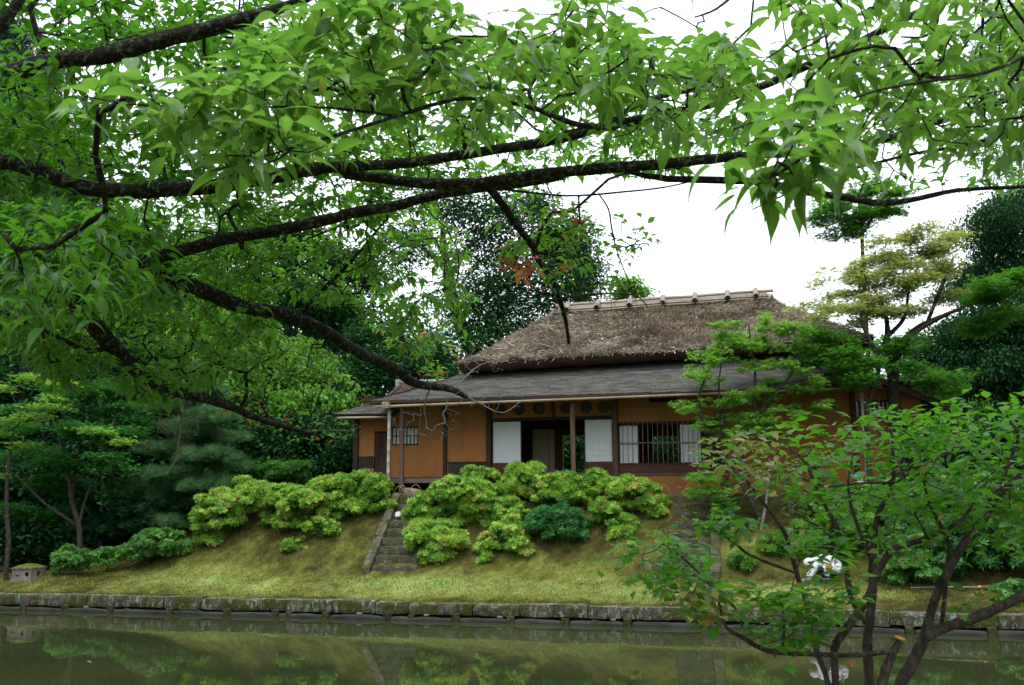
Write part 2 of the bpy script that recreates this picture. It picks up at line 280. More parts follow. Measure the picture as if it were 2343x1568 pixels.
# ------------------------------------------------------------------ mesh helpers
def np_mesh(name, V, T, mat, rnd=None, smooth=False, lf=None):
    """triangles or quads (T is (m,3) or (m,4))"""
    me = bpy.data.meshes.new(name); V = np.asarray(V, np.float32); T = np.asarray(T, np.int32)
    k = T.shape[1]
    me.vertices.add(len(V)); me.vertices.foreach_set('co', V.ravel())
    me.loops.add(T.size); me.loops.foreach_set('vertex_index', T.ravel())
    me.polygons.add(len(T)); me.polygons.foreach_set('loop_start', np.arange(0, T.size, k, dtype=np.int32))
    if smooth: me.polygons.foreach_set('use_smooth', np.ones(len(T), bool))
    if rnd is not None:
        a = me.attributes.new('rnd', 'FLOAT', 'POINT'); a.data.foreach_set('value', np.asarray(rnd, np.float32))
    if lf is not None:
        a = me.attributes.new('lf', 'FLOAT_VECTOR', 'POINT'); a.data.foreach_set('vector', np.asarray(lf, np.float32).ravel())
    me.update(calc_edges=True)
    if mat is not None: me.materials.append(mat)
    return me
def lf_of(tv):
    """(1 on the midrib .. 0 at the edge, distance along the leaf, 1)"""
    x = np.abs(tv[:, 0]); return np.stack([1 - np.clip(x / (x.max() + 1e-9), 0, 1), tv[:, 1], np.ones(len(tv))], 1)
def link(name, me, parent=None, loc=None, kind=None):
    o = bpy.data.objects.new(name, me); COL.objects.link(o)
    if parent is not None: o.parent = parent
    if loc is not None: o.location = loc
    if kind: o['kind'] = kind
    return o
def tag(o, label, cat, group=None):
    o['label'] = label; o['category'] = cat
    if group: o['group'] = group
    return o
def thing(name, label, cat, loc=(0, 0, 0), rz=0, group=None):
    o = bpy.data.objects.new(name, None); COL.objects.link(o); o.location = loc; o.rotation_euler = (0, 0, rz)
    o.empty_display_size = .2
    return tag(o, label, cat, group)

class MB:
    def __init__(s): s.v = []; s.f = []; s.mi = []; s.sm = []
    def add(s, V, Fc, mi=0, smooth=False):
        o = len(s.v); s.v += [tuple(map(float, p)) for p in V]
        for q in Fc: s.f.append([o + i for i in q]); s.mi.append(mi); s.sm.append(smooth)
        return s
    def box(s, x0, x1, y0, y1, z0, z1, mi=0):
        V = [(x, y, z) for z in (z0, z1) for y in (y0, y1) for x in (x0, x1)]
        return s.add(V, [(0, 2, 3, 1), (4, 5, 7, 6), (0, 1, 5, 4), (2, 6, 7, 3), (0, 4, 6, 2), (1, 3, 7, 5)], mi)
    def hexa(s, P, mi=0):
        """8 points: bottom four (ccw) then top four"""
        return s.add(P, [(3, 2, 1, 0), (4, 5, 6, 7), (0, 1, 5, 4), (1, 2, 6, 5), (2, 3, 7, 6), (3, 0, 4, 7)], mi)
    def tube(s, P, r, n=8, mi=0, cap=True, wob=0):
        P = [np.asarray(p, float) for p in P]; rr = r if hasattr(r, '__len__') else [r] * len(P)
        V = []; prev = None
        for i, p in enumerate(P):
            t = P[min(i + 1, len(P) - 1)] - P[max(i - 1, 0)]; t = t / (np.linalg.norm(t) + 1e-9)
            if prev is None:
                a = np.array([0, 0, 1.]) if abs(t[2]) < .9 else np.array([1., 0, 0]); u = np.cross(t, a)
            else: u = prev - t * (prev @ t)
            u = u / (np.linalg.norm(u) + 1e-9); prev = u; v = np.cross(t, u)
            for k in range(n):
                a = 2 * math.pi * k / n; q = rr[i] * (1 + (random.uniform(-wob, wob) if wob else 0))
                V.append(p + u * (math.cos(a) * q) + v * (math.sin(a) * q))
        Fc = [(i * n + k, i * n + (k + 1) % n, (i + 1) * n + (k + 1) % n, (i + 1) * n + k) for i in range(len(P) - 1) for k in range(n)]
        o = len(s.v); s.add(V, Fc, mi, True)
        if cap:
            s.f.append([o + k for k in range(n)][::-1]); s.mi.append(mi); s.sm.append(False)
            s.f.append([o + (len(P) - 1) * n + k for k in range(n)]); s.mi.append(mi); s.sm.append(False)
        return s
    def stone(s, x0, x1, y0, y1, z0, z1, j=.03, seg=(4, 3, 3), mi=0, seed=0, rnd_=.25):
        """a worn block: a subdivided box with rounded, uneven faces"""
        nx, ny, nz = seg; idx = {}; V = []; Fc = []
        cx, cy, cz = (x0 + x1) / 2, (y0 + y1) / 2, (z0 + z1) / 2; hx, hy, hz = (x1 - x0) / 2, (y1 - y0) / 2, (z1 - z0) / 2
        def vid(i, j_, k):
            key = (i, j_, k)
            if key not in idx:
                a, b_, c = 2 * i / nx - 1, 2 * j_ / ny - 1, 2 * k / nz - 1
                e = (abs(a) > .99) + (abs(b_) > .99) + (abs(c) > .99)
                sh = 1 - rnd_ * .05 * max(0, e - 1)
                p = Vector((cx + a * (hx - (1 - sh) * min(hx, hz, hy) * (e > 1)), cy + b_ * hy * sh, cz + c * hz * sh))
                d = mnoise.noise_vector(p * 2.3 + Vector((seed, 0, 0))) * j + mnoise.noise_vector(p * 7 + Vector((seed, 3, 0))) * j * .5
                idx[key] = len(V); V.append(tuple(p + d))
            return idx[key]
        for i in range(nx):
            for j_ in range(ny):
                Fc.append((vid(i, j_, 0), vid(i, j_ + 1, 0), vid(i + 1, j_ + 1, 0), vid(i + 1, j_, 0)))
                Fc.append((vid(i, j_, nz), vid(i + 1, j_, nz), vid(i + 1, j_ + 1, nz), vid(i, j_ + 1, nz)))
        for i in range(nx):
            for k in range(nz):
                Fc.append((vid(i, 0, k), vid(i + 1, 0, k), vid(i + 1, 0, k + 1), vid(i, 0, k + 1)))
                Fc.append((vid(i, ny, k), vid(i, ny, k + 1), vid(i + 1, ny, k + 1), vid(i + 1, ny, k)))
        for j_ in range(ny):
            for k in range(nz):
                Fc.append((vid(0, j_, k), vid(0, j_, k + 1), vid(0, j_ + 1, k + 1), vid(0, j_ + 1, k)))
                Fc.append((vid(nx, j_, k), vid(nx, j_ + 1, k), vid(nx, j_ + 1, k + 1), vid(nx, j_, k + 1)))
        return s.add(V, Fc, mi, False)
    def mesh(s, name, mats):
        me = bpy.data.meshes.new(name); me.from_pydata(s.v, [], s.f)
        for m_ in (mats if isinstance(mats, (list, tuple)) else [mats]): me.materials.append(m_)
        me.polygons.foreach_set('material_index', s.mi); me.polygons.foreach_set('use_smooth', s.sm); me.update()
        return me
    def build(s, name, mats, parent=None, loc=None, kind=None, off=None):
        if off is not None: s.v = [(a - off[0], b_ - off[1], c - off[2]) for a, b_, c in s.v]
        return link(name, s.mesh(name, mats), parent, loc, kind)

# ------------------------------------------------------------------ leaves
def leaf_template(L=1., Wd=.44, arch=.28, fold=.10, seg=5, petiole=.2, tip=1.0):
    """ovate leaf with a drawn out drooping tip and a folded midrib; stalk at the origin, axis +Y, face +Z"""
    ys = np.linspace(0, 1, seg + 1); prof = {2: [0, 1, 0], 3: [0, 1, .75, 0], 4: [0, .95, .95, .35, 0], 5: [0, .82, 1, .75, .30, 0], 6: [0, .75, 1, .95, .60, .18, 0]}[seg]
    V = []; T = []
    for y, q in zip(ys, prof):
        z = -arch * y * y; yy = petiole + y * L * (1 - .12 * arch * y)
        V += [(-Wd / 2 * q, yy, z + fold * q), (0, yy, z), (Wd / 2 * q, yy, z + fold * q)]
    for i in range(seg):
        a = 3 * i; b_ = a + 3
        for c in (0, 1):
            if prof[i] == 0: T.append((a + 1, b_ + 1, b_) if c == 0 else (a + 1, b_ + 2, b_ + 1))
            elif prof[i + 1] == 0: T.append((a + c, a + c + 1, b_ + 1))
            else: T += [(a + c, a + c + 1, b_ + c + 1), (a + c, b_ + c + 1, b_ + c)]
    if petiole:
        o = len(V); V += [(-.012, 0, .03), (.012, 0, .03), (.012, petiole, 0), (-.012, petiole, 0)]; T += [(o, o + 1, o + 2), (o, o + 2, o + 3)]
    return np.array(V, float), np.array(T, int)
def rosette_template(k=6, up_=.5, wd=.34, base=0.):
    V = []; T = []
    for i in range(k):
        a = 2 * math.pi * i / k + .3 * (i % 2); el = up_ * (1 if i % 2 else .55)
        d = np.array([math.cos(a) * math.cos(el), math.sin(a) * math.cos(el), math.sin(el)]); q = np.array([-math.sin(a), math.cos(a), 0]) * wd / 2
        o = len(V); V += [tuple(d * base), tuple(d * .55 + q + np.array([0, 0, .04])), tuple(d), tuple(d * .55 - q + np.array([0, 0, .04]))]
        T += [(o, o + 1, o + 2), (o, o + 2, o + 3)]
    V = np.array(V); return V[:, [0, 1, 2]], np.array(T)
def star_template():
    V = [(0, 0, 0)]; T = []
    for a, r in ((-1.9, .55), (-1.0, .85), (0, 1.), (1.0, .85), (1.9, .55)):
        c = (math.sin(a) * r, math.cos(a) * r + .1, -.12 * r); q1 = (math.sin(a - .42) * .34, math.cos(a - .42) * .34 + .1, 0); q2 = (math.sin(a + .42) * .34, math.cos(a + .42) * .34 + .1, 0)
        o = len(V); V += [q1, c, q2]; T += [(0, o + 2, o + 1), (0, o + 1, o)]
    return np.array(V, float), np.array(T)
def tuft_template(k=11, wd=.05):
    V = []; T = []
    g = np.random.default_rng(3)
    for i in range(k):
        a = g.uniform(0, 6.28); el = g.uniform(.15, 1.45); d = np.array([math.cos(a) * math.cos(el), math.sin(a) * math.cos(el), math.sin(el)])
        q = np.cross(d, g.normal(size=3)); q = q / np.linalg.norm(q) * wd / 2; o = len(V); V += [tuple(q), tuple(-q), tuple(d)]; T.append((o, o + 1, o + 2))
    return np.array(V), np.array(T)
LT_near = [leaf_template(1, .37, a, f, 6, .14) for a, f in ((.42, .09), (.62, .06), (.24, .13), (.85, .11), (.5, -.03))]
LT_mid = leaf_template(1, .42, .5, .10, 4, .12)
LT_far = leaf_template(1, .50, .30, .08, 3, 0)
LT_dia = (np.array([(0, 0, 0), (.26, .5, .05), (0, 1, -.12), (-.26, .5, .05)]), np.array([(0, 1, 2), (0, 2, 3)]))
LT_shrub = [leaf_template(1, .56, a, f, 6, .1) for a, f in ((.12, .06), (.25, .08), (.05, .04), (.3, .02))]
LT_shrub_mid = leaf_template(1, .56, .16, .07, 4, .1)
def norm(a): return a / (np.linalg.norm(a, axis=-1, keepdims=True) + 1e-9)
def frames(A, N):
    A = norm(A); N = norm(N - A * (A * N).sum(-1, keepdims=True)); X = np.cross(A, N); return X, A, N
def scatter(tpl, P, A, N, S):
    tv, tf = tpl; X, Y, Z = frames(A, N); k = len(tv)
    V = P[:, None, :] + S[:, None, None] * (tv[None, :, 0, None] * X[:, None] + tv[None, :, 1, None] * Y[:, None] + tv[None, :, 2, None] * Z[:, None])
    T = tf[None] + (np.arange(len(P)) * k)[:, None, None]
    return V.reshape(-1, 3), T.reshape(-1, 3), k
def leaf_obj(name, tpl, P, A, N, S, mat, parent=None, origin=(0, 0, 0), kind='stuff', rnd=None, smooth=False):
    if len(P) == 0: return None
    V, T, k = scatter(tpl, P, A, N, S)
    rnd = rng.random(len(P)) if rnd is None else rnd
    lf = np.tile(lf_of(tpl[0]), (len(P), 1)) if smooth else None
    return link(name, np_mesh(name, V - np.asarray(origin), T, mat, np.repeat(rnd, k), smooth, lf), parent, None, kind)

# ------------------------------------------------------------------ branches
def spline(P, n):
    P = np.asarray(P, float); out = []
    Q = np.vstack([2 * P[0] - P[1], P, 2 * P[-1] - P[-2]])
    for i in range(1, len(Q) - 2):
        for k in range(n):
            u = k / n; a, b_, c, d = Q[i - 1], Q[i], Q[i + 1], Q[i + 2]
            out.append(.5 * ((2 * b_) + (-a + c) * u + (2 * a - 5 * b_ + 4 * c - d) * u * u + (-a + 3 * b_ - 3 * c + d) * u ** 3))
    out.append(P[-1]); return np.array(out)
def limb_px(pts, sub=4, jit=.0):
    """pts: (px, py, depth, thickness px) -> smoothed points and radii"""
    A = [list(at(x, y, Y)) + [.5 * th * Y / F] for x, y, Y, th in pts]
    S = spline(A, sub); P = S[:, :3].copy(); r = np.maximum(S[:, 3], .003)
    if jit: P[1:-1] += rng.normal(size=P[1:-1].shape) * (jit * r[1:-1, None])
    return P, r
def frusta(P0, P1, r0, r1, n=5):
    D = norm(P1 - P0); a = np.where(np.abs(D[:, 2:3]) < .9, np.array([[0, 0, 1.]]), np.array([[1., 0, 0]]))
    Uu = norm(np.cross(D, a)); Vv = np.cross(D, Uu); ang = 2 * np.pi * np.arange(n) / n
    ring = np.cos(ang)[None, :, None] * Uu[:, None] + np.sin(ang)[None, :, None] * Vv[:, None]
    ex = D * np.minimum(r0, r1)[:, None] * .5
    V = np.concatenate([(P0 - ex)[:, None] + ring * r0[:, None, None], (P1 + ex)[:, None] + ring * r1[:, None, None]], 1)
    k = np.arange(n); q = np.stack([k, (k + 1) % n, (k + 1) % n + n, k + n], 1)
    T = q[None] + (np.arange(len(P0)) * 2 * n)[:, None, None]
    return V.reshape(-1, 3), T.reshape(-1, 4)
class Tree:
    def __init__(s): s.P = []; s.par = []; s.fix = []; s.sk = []
    def limb(s, P, r, attach=-1):
        b_ = attach
        for p, q in zip(P, r):
            s.P.append(np.asarray(p, float)); s.par.append(b_); s.fix.append(q); s.sk.append(True); b_ = len(s.P) - 1
        return b_
    def grow(s, Att, seg=.25, bend=.15, lift=0., noend=None):
        n0 = len(s.P); cap = n0 + int(len(Att) * 14) + 50
        P = np.zeros((cap, 3)); P[:n0] = s.P; par = list(s.par); nn = n0
        d0 = np.min(np.linalg.norm(Att[:, None] - P[None, :n0:max(1, n0 // 200)], axis=2), axis=1)
        tips = []
        for i in np.argsort(d0):
            a = Att[i]; d = np.linalg.norm(P[:nn] - a, axis=1)
            if noend is not None: d[:n0] += noend
            j = int(np.argmin(d)); L = np.linalg.norm(P[j] - a); k = min(12, max(2, int(L / seg)))
            side = rng.normal(size=3) * bend * L; side[2] += lift * L; b_ = j
            for q in range(1, k + 1):
                u = q / k; p = P[j] * (1 - u) + a * u + side * (4 * u * (1 - u)) * .5 + (rng.normal(size=3) * .04 * L if q < k else 0)
                if nn >= cap: break
                P[nn] = p; par.append(b_); b_ = nn; nn += 1
            tips.append(b_)
        s.Pn = P[:nn]; s.pn = np.array(par); s.n0 = n0; s.tips = np.array(tips); s.att_order = np.argsort(d0)
        return s
    def radii(s, tip=.003, ex=2.3, mx=1e9):
        n = len(s.Pn); r = np.zeros(n); cnt = np.zeros(n)
        for i in range(n - 1, s.n0 - 1, -1):
            q = r[i] if r[i] > 0 else tip ** ex
            r[i] = q; 
            if s.pn[i] >= 0: r[s.pn[i]] += q
        R_n = np.minimum(r ** (1 / ex), mx); R_n[:s.n0] = s.fix
        s.r = R_n
        return s
    def twig_mesh(s, name, mat, origin, n=5):
        i = np.arange(s.n0, len(s.Pn)); p = s.pn[i]
        r0 = np.minimum(s.r[p], s.r[i] * 1.15); V, T = frusta(s.Pn[p], s.Pn[i], r0, s.r[i], n)
        return np_mesh(name, V - origin, T, mat, None, True)
    def tipdir(s):
        return norm(s.Pn[s.tips] - s.Pn[s.pn[s.tips]])
def limb_mesh(name, P, r, mat, origin, n=12, wob=.07):
    m_ = MB(); Q = np.asarray(P); 
    if r[0] > .02 and len(Q) > 3:                            # resample so that knots and ridges of the bark can stand proud
        d = np.r_[0, np.cumsum(np.linalg.norm(np.diff(Q, axis=0), axis=1))]; k_ = max(len(Q), min(140, int(d[-1] / max(.03, r.mean() * .9)))); u = np.linspace(0, d[-1], k_)
        r = np.interp(u, d, r); Q = np.stack([np.interp(u, d, Q[:, i]) for i in range(3)], 1)
        r = r * (1 + .10 * nz2(u / .22, u * 0, 3) + .08 * nz2(u / .06, u * 0, 7)); n = max(n, 12)
    m_.tube(Q - origin, list(r), n, 0, True, wob); return m_.mesh(name, mat)

def cluster_leaves(C, D, k, size, spread, droop=.5, flat=.0, up_n=1.0, jitter=.35, szj=.25):
    """k leaves fanned out round every shoot end C with direction D"""
    n = len(C); C = np.repeat(C, k, 0); D = np.repeat(D, k, 0)
    az = rng.uniform(0, 2 * np.pi, n * k); h = np.stack([np.cos(az), np.sin(az), np.zeros(n * k)], 1)
    A = h + D * .55; A[:, 2] = A[:, 2] * .6 - droop + rng.normal(size=n * k) * jitter
    N = np.tile([0, 0, up_n], (n * k, 1)) + h * .35 + rng.normal(size=(n * k, 3)) * .25
    P = C + rng.normal(size=(n * k, 3)) * spread * np.array([1, 1, 1 - flat])
    S = size * (1 + rng.uniform(-szj, szj, n * k)); return P, A, N, S
def in_poly(poly, n, rngd=rng):
    P = np.array(poly, float); out = np.zeros((0, 2)); lo, hi = P.min(0), P.max(0)
    while len(out) < n:
        q = rngd.uniform(lo, hi, (n * 2, 2)); c = np.zeros(len(q), bool); j = len(P) - 1
        for i in range(len(P)):
            a, b_ = P[i], P[j]; m_ = (a[1] > q[:, 1]) != (b_[1] > q[:, 1])
            xx = (b_[0] - a[0]) * (q[:, 1] - a[1]) / ((b_[1] - a[1]) if b_[1] != a[1] else 1e-9) + a[0]; c ^= m_ & (q[:, 0] < xx); j = i
        out = np.vstack([out, q[c]])
    return out[:n]
def px_region(poly, n, Y0, Y1):
    q = in_poly(poly, n); Y = rng.uniform(Y0, Y1, n); return np.array([at(x, y, d) for (x, y), d in zip(q, Y)])
def proj(P):
    q = np.asarray(P) - CAM; w_ = q @ fw; a = q @ rt / w_ * F; b_ = q @ up / w_ * F
    return CX + (a * cr - b_ * sr), CY - (a * sr + b_ * cr), w_
#PART2
# ================================================================== SETTING
sg = np.unique(np.concatenate([-np.geomspace(16, 500, 22)[::-1], np.arange(-16, 13.6, .12), np.geomspace(13.6, 500, 22)]))
tg = np.unique(np.concatenate([[.22], np.arange(.3, 7.5, .12), np.geomspace(7.6, 900, 34)]))
SS, TT = np.meshgrid(sg, tg)
ZZ = ground(SS, TT) + .02 * fbm(SS * 9, TT * 9, 5) * (TT < 6) * (TT > .4)
V = ORG[None, None] + SS[..., None] * Us + TT[..., None] * Vt; V[..., 2] = ZZ
# cut the bed of the two staircases a little lower than the steps
nr, nc = SS.shape; ii = (np.arange(nr - 1)[:, None] * nc + np.arange(nc - 1)[None]).ravel()
T = np.stack([ii, ii + 1, ii + nc + 1, ii + nc], 1)
me = np_mesh('mossy_bank', V.reshape(-1, 3), T, M_mossbank, moss_kind(SS, TT).ravel(), True)
link('mossy_bank', me, None, None, 'structure')
# pond
mb = MB(); mb.add([(-300, -250, 0), (300, -250, 0), (300, 0, 0), (-300, 0, 0)], [(0, 1, 2, 3)])
wat = mb.mesh('pond_water', M_water); ow_ = link('pond_water', wat, None, ORG + Vt * .3, 'structure'); ow_.rotation_euler = (0, 0, -TH)
# pond bed and the near bank on which the photographer stands
mb = MB(); mb.add([(-300, -250, -1.2), (300, -250, -1.2), (300, .3, -1.2), (-300, .3, -1.2)], [(0, 1, 2, 3)])
ob = mb.build('pond_bed', M_earth, None, ORG, 'structure'); ob.rotation_euler = (0, 0, -TH)
gx = np.linspace(-60, 60, 61); gy = np.concatenate([[-60, -20, -5], np.arange(-3, 7.1, .8), [7.5, 8.0]]); XX, YY = np.meshgrid(gx, gy)
Zn = np.where(YY > 7.3, np.where(YY > 7.9, -1.3, .75), 1.0 + .1 * fbm(XX * .8, YY * .8, 2)); nr, nc = XX.shape
ii = (np.arange(nr - 1)[:, None] * nc + np.arange(nc - 1)[None]).ravel()
link('near_bank', np_mesh('near_bank', np.stack([XX, YY, Zn], -1).reshape(-1, 3), np.stack([ii, ii + 1, ii + nc + 1, ii + nc], 1), M_moss, None, True), None, None, 'structure')

# moss and short grass standing on the bank
n_ = 190000
s_ = rng.uniform(-15.5, 12.5, n_); t_ = .24 + 5.2 * rng.random(n_) ** 1.25; z_ = ground(s_, t_)
keep = ~(((s_ > -4.75) & (s_ < -3.15) & (t_ > 2.3) & (t_ < 4.9)) | ((s_ > 3.4) & (s_ < 4.8) & (t_ > 2.3) & (t_ < 4.9))) & (t_ < 4.7)
thin = fbm(s_ * 1.4, t_ * 1.4, 21) > -.25; keep &= thin | (rng.random(n_) < .4)
s_, t_, z_ = s_[keep], t_[keep], z_[keep]; n_ = len(s_)
P = ORG + s_[:, None] * Us + t_[:, None] * Vt; P[:, 2] = z_ - .004
az = rng.uniform(0, 2 * np.pi, n_); lean = rng.uniform(.2, 1.2, n_)
A = np.stack([np.cos(az) * lean, np.sin(az) * lean, np.ones(n_)], 1); N = np.stack([np.cos(az), np.sin(az), -.2 * np.ones(n_)], 1)
blade = (np.array([(-.16, 0, 0), (.16, 0, 0), (0, 1, 0)]), np.array([(0, 1, 2)]))
greener = np.clip(moss_kind(s_, t_) - .03 + .24 * rng.normal(size=n_), 0, 1)
leaf_obj('moss_and_grass', blade, P, A, N, rng.uniform(.018, .05, n_) * (1 + .6 * (greener > .55)), L_moss, rnd=np.clip(greener + .08, 0, 1))
# fallen leaves on the right of the lawn
n_ = 90; s_ = rng.uniform(8.5, 12, n_); t_ = rng.uniform(.3, 1.8, n_); P = ORG + s_[:, None] * Us + t_[:, None] * Vt; P[:, 2] = ground(s_, t_) + .02
leaf_obj('fallen_leaves', LT_dia, P, rng.normal(size=(n_, 3)) * [1, 1, .2], np.array([[0, 0, 1.]]) + rng.normal(size=(n_, 3)) * .3, rng.uniform(.04, .08, n_), L_red)
# tiny pale blossoms and litter sprinkled on the lawn
n_ = 220; s_ = rng.uniform(-12, 12, n_); t_ = rng.uniform(.35, 3.6, n_); P = ORG + s_[:, None] * Us + t_[:, None] * Vt; P[:, 2] = ground(s_, t_) + .03
leaf_obj('leaf_litter', LT_dia, P, rng.normal(size=(n_, 3)) * [1, 1, .2], np.array([[0, 0, 1.]]) + rng.normal(size=(n_, 3)) * .3, rng.uniform(.02, .045, n_), M_strawend)

# kerb along the pond
kb = thing('stone_kerb', 'long low kerb of lichen spotted stone blocks between pond and moss lawn, with logs and pegs at the waterline', 'kerb', tuple(ORG), -TH)
s = -19.; k = 0
while s < 15.5:
    L = random.choice([.75, 1.1, 1.35, 1.6, 1.9]) * random.uniform(.9, 1.1); j = random.uniform(-.012, .012)
    mb = MB(); mb.stone(s + .003, s + L - .003, -.03 + j, .36, .135 + random.uniform(-.012, .012), .405 + random.uniform(-.022, .018), .026, (12, 4, 4), 0, k * 3.1, 1.0)
    mb.build('kerb_stone', M_kerb, kb); s += L; k += 1
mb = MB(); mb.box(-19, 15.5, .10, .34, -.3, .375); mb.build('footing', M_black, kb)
s = -19.
while s < 15.5:
    L = random.uniform(1.2, 1.75); g = random.uniform(-.008, .01)
    mb = MB(); mb.stone(s + .09, s + L - .09, -.125, .0, -.06, .088 + g, .022, (12, 3, 3), 0, s * 3.3, 3.5)
    mb.build('edging_log', M_log, kb)
    mb = MB(); h = random.uniform(.13, .19); mb.stone(s - .085, s + .085, -.14, .02, -.2, h, .016, (3, 3, 4), 0, s, .9)
    mb.build('edging_peg', M_peg, kb)
    if random.random() < .45:
        mb = MB(); q = s + random.uniform(.3, .8); mb.stone(q - .075, q + .075, -.12, .0, -.1, random.uniform(.09, .15), .014, (3, 3, 3), 0, s + 9, 1.2)
        mb.build('edging_peg', M_peg, kb)
    if random.random() < .4:
        mb = MB(); q = s + random.uniform(.5, 1.1); mb.stone(q - .06, q + .06, -.08, .02, .105, .145, .008, (3, 3, 2), 0, s + 4, 1.5); mb.build('pebble', M_lantern, kb)
    s += L
# rocks at the right end of the kerb
for i, (px, py, r) in enumerate([(2290, 1438, .17), (2330, 1450, .22), (2318, 1425, .2)]):
    q = at(px, py, 19.6 + .1 * i); mb = MB(); mb.stone(-r, r, -r, r, -r * .5, r * .55, .06, (5, 5, 4), 0, i * 5, 2)
    tag(mb.build('rock', M_stone, None, (q[0], q[1], max(.05, q[2]))), ['dark wet rock at the water just below the right end of the kerb', 'larger dark rock half in the water at the right edge of the pond', 'mossy rock on top of the bank at the right end of the kerb'][i], 'rock')

# staircases
def staircase(label, s0, s1, t0, t1, z0, z1, n, side, seed):
    o = ORG + Us * ((s0 + s1) / 2) + Vt * t0; base = np.array([o[0], o[1], z0])
    root = thing('stone_staircase', label, 'stone steps', tuple(base), -TH, 'stone steps up the bank'); hw = (s1 - s0) / 2; h = (z1 - z0) / n; d = (t1 - t0) / n
    for i in range(n):
        cuts = [-hw] + ([random.uniform(-.35, .35) * hw] if random.random() < .55 else []) + [hw]
        for a, b_ in zip(cuts[:-1], cuts[1:]):
            mb = MB(); z = (i + 1) * h + random.uniform(-.01, .012)
            mb.stone(a + .007, b_ - .007, i * d + random.uniform(-.02, .02), i * d + d + .16, z - h - .03, z, .022, (7, 4, 3), 0, seed + i * 2.3 + a, 1.0)
            mb.build('step_stone', M_stone, root)
    for sd_ in side:
        x = sd_ * (hw + .12); m_ = 5
        for i in range(m_):
            a, b_ = i / m_, (i + 1) / m_ - .01; mb = MB()
            ya, yb = a * (t1 - t0) - .1, b_ * (t1 - t0) - .1; za, zb = a * (z1 - z0) + .16, b_ * (z1 - z0) + .16
            mb.stone(x - .12, x + .12, ya, yb, 0, 1, .016, (3, 5, 3), 0, seed + i + 40, 1.2)
            mb.v = [(vx, vy, (za + (zb - za) * (vy - ya) / (yb - ya)) - (1 - vz) * .38) for vx, vy, vz in mb.v]
            mb.build('side_stone', M_stone, root)
    return root
st1 = staircase('mossy stone steps below the left end of the house, left of the largest azalea', -4.42, -3.15, 2.38, 4.72, .84, 2.86, 9, (-1,), 3)
mb = MB(); mb.stone(-.49, -.37, 1.46, 1.5, 1.45, 1.60, .05, (5, 2, 5), 0, 3, 3); mb.build('lichen_patch', M_white, st1)
st2 = staircase('weathered stone steps behind the thin maple, below the barred window and orange wall', 3.45, 4.40, 2.38, 4.72, .86, 2.86, 9, (1,), 30)

# terrace edging
te = thing('terrace_edging', 'row of dark edging stones holding the terrace in front of the house', 'stone edging', tuple(W(0, 4.75, 2.6)), -TH)
s = -7.2; k = 0
while s < 10.5:
    L = random.uniform(.7, 1.3); mb = MB(); mb.stone(s + .008, s + L - .008, -.02 + random.uniform(-.02, .02), .34, -.02, .30 + random.uniform(-.012, .012), .02, (6, 3, 3), 0, 70 + k, .9)
    mb.build('edging_stone', M_stone, te); s += L; k += 1
mb = MB(); mb.box(-7.3, 10.4, .30, 9.5, -1.4, .262); mb.build('terrace_floor', M_earth, te)

# ================================================================== HOUSE  (x along the front, y inwards, z up)
HZ = 2.88
hs = thing('thatched_house', 'single storey tea house with thatched hip roof and ochre walls behind the azaleas', 'house', tuple(W(0, 6.2, HZ)), -TH)
def hb(name, x0, x1, y0, y1, z0, z1, mat, parent=None):      # a box part; z given above the pond
    mb = MB(); mb.box(x0, x1, y0 - 6.2, y1 - 6.2, z0 - HZ, z1 - HZ); return mb.build(name, mat, parent or hs)
def wall(x0, x1, z0, z1, holes, mat=None, t0=6.2, t1=6.32, name='plaster_wall', round_=None, parent=None):
    xs = sorted({x0, x1, *[h[0] for h in holes], *[h[1] for h in holes]}); zs = sorted({z0, z1, *[h[2] for h in holes], *[h[3] for h in holes]})
    mb = MB()
    for a, b_ in zip(xs[:-1], xs[1:]):
        for c, d in zip(zs[:-1], zs[1:]):
            if any(a >= h[0] - 1e-6 and b_ <= h[1] + 1e-6 and c >= h[2] - 1e-6 and d <= h[3] + 1e-6 for h in holes): continue
            mb.box(a, b_, t0 - 6.2, t1 - 6.2, c - HZ, d - HZ)
    return mb.build(name, mat or M_plaster, parent or hs)
ZC = 5.86                                                    # top of the walls, up under the lean-to roof
# front, left part
wall(-5.36, -3.62, 3.45, ZC, [(-5.30, -4.47, 4.49, 4.99)])
wall(-3.50, -2.22, 3.45, ZC, [(-3.46, -2.26, 3.47, 3.87)])
# far left bay
wall(-6.42, -5.90, 3.05, 3.74, []); wall(-6.42, -5.90, 4.12, 5.72, [])
mb = MB(); mb.box(-6.42, -5.90, .03, .06, 3.74 - HZ, 4.12 - HZ); vent = mb.build('vent_panel', M_black, hs)
for i in range(9): hb('slat', -6.42 + .02 + i * .058, -6.42 + .045 + i * .058, 6.2, 6.225, 3.745, 4.115, M_slat, vent)
def boards(name, x0, x1, z0, z1, t, nb, mat, th=.03):
    g = (x1 - x0) / nb; first = hb(name, x0, x1, t + th, t + th + .03, z0, z1, M_black)
    for i in range(nb): hb('board', x0 + i * g + .003, x0 + (i + 1) * g - .003, t + random.uniform(0, .006), t + th, z0, z1, mat, first)
    return first
boards('door', -5.86, -5.44, 3.35, 4.86, 6.17, 3, M_wood)
wall(-5.90, -5.40, 4.90, 5.72, [])
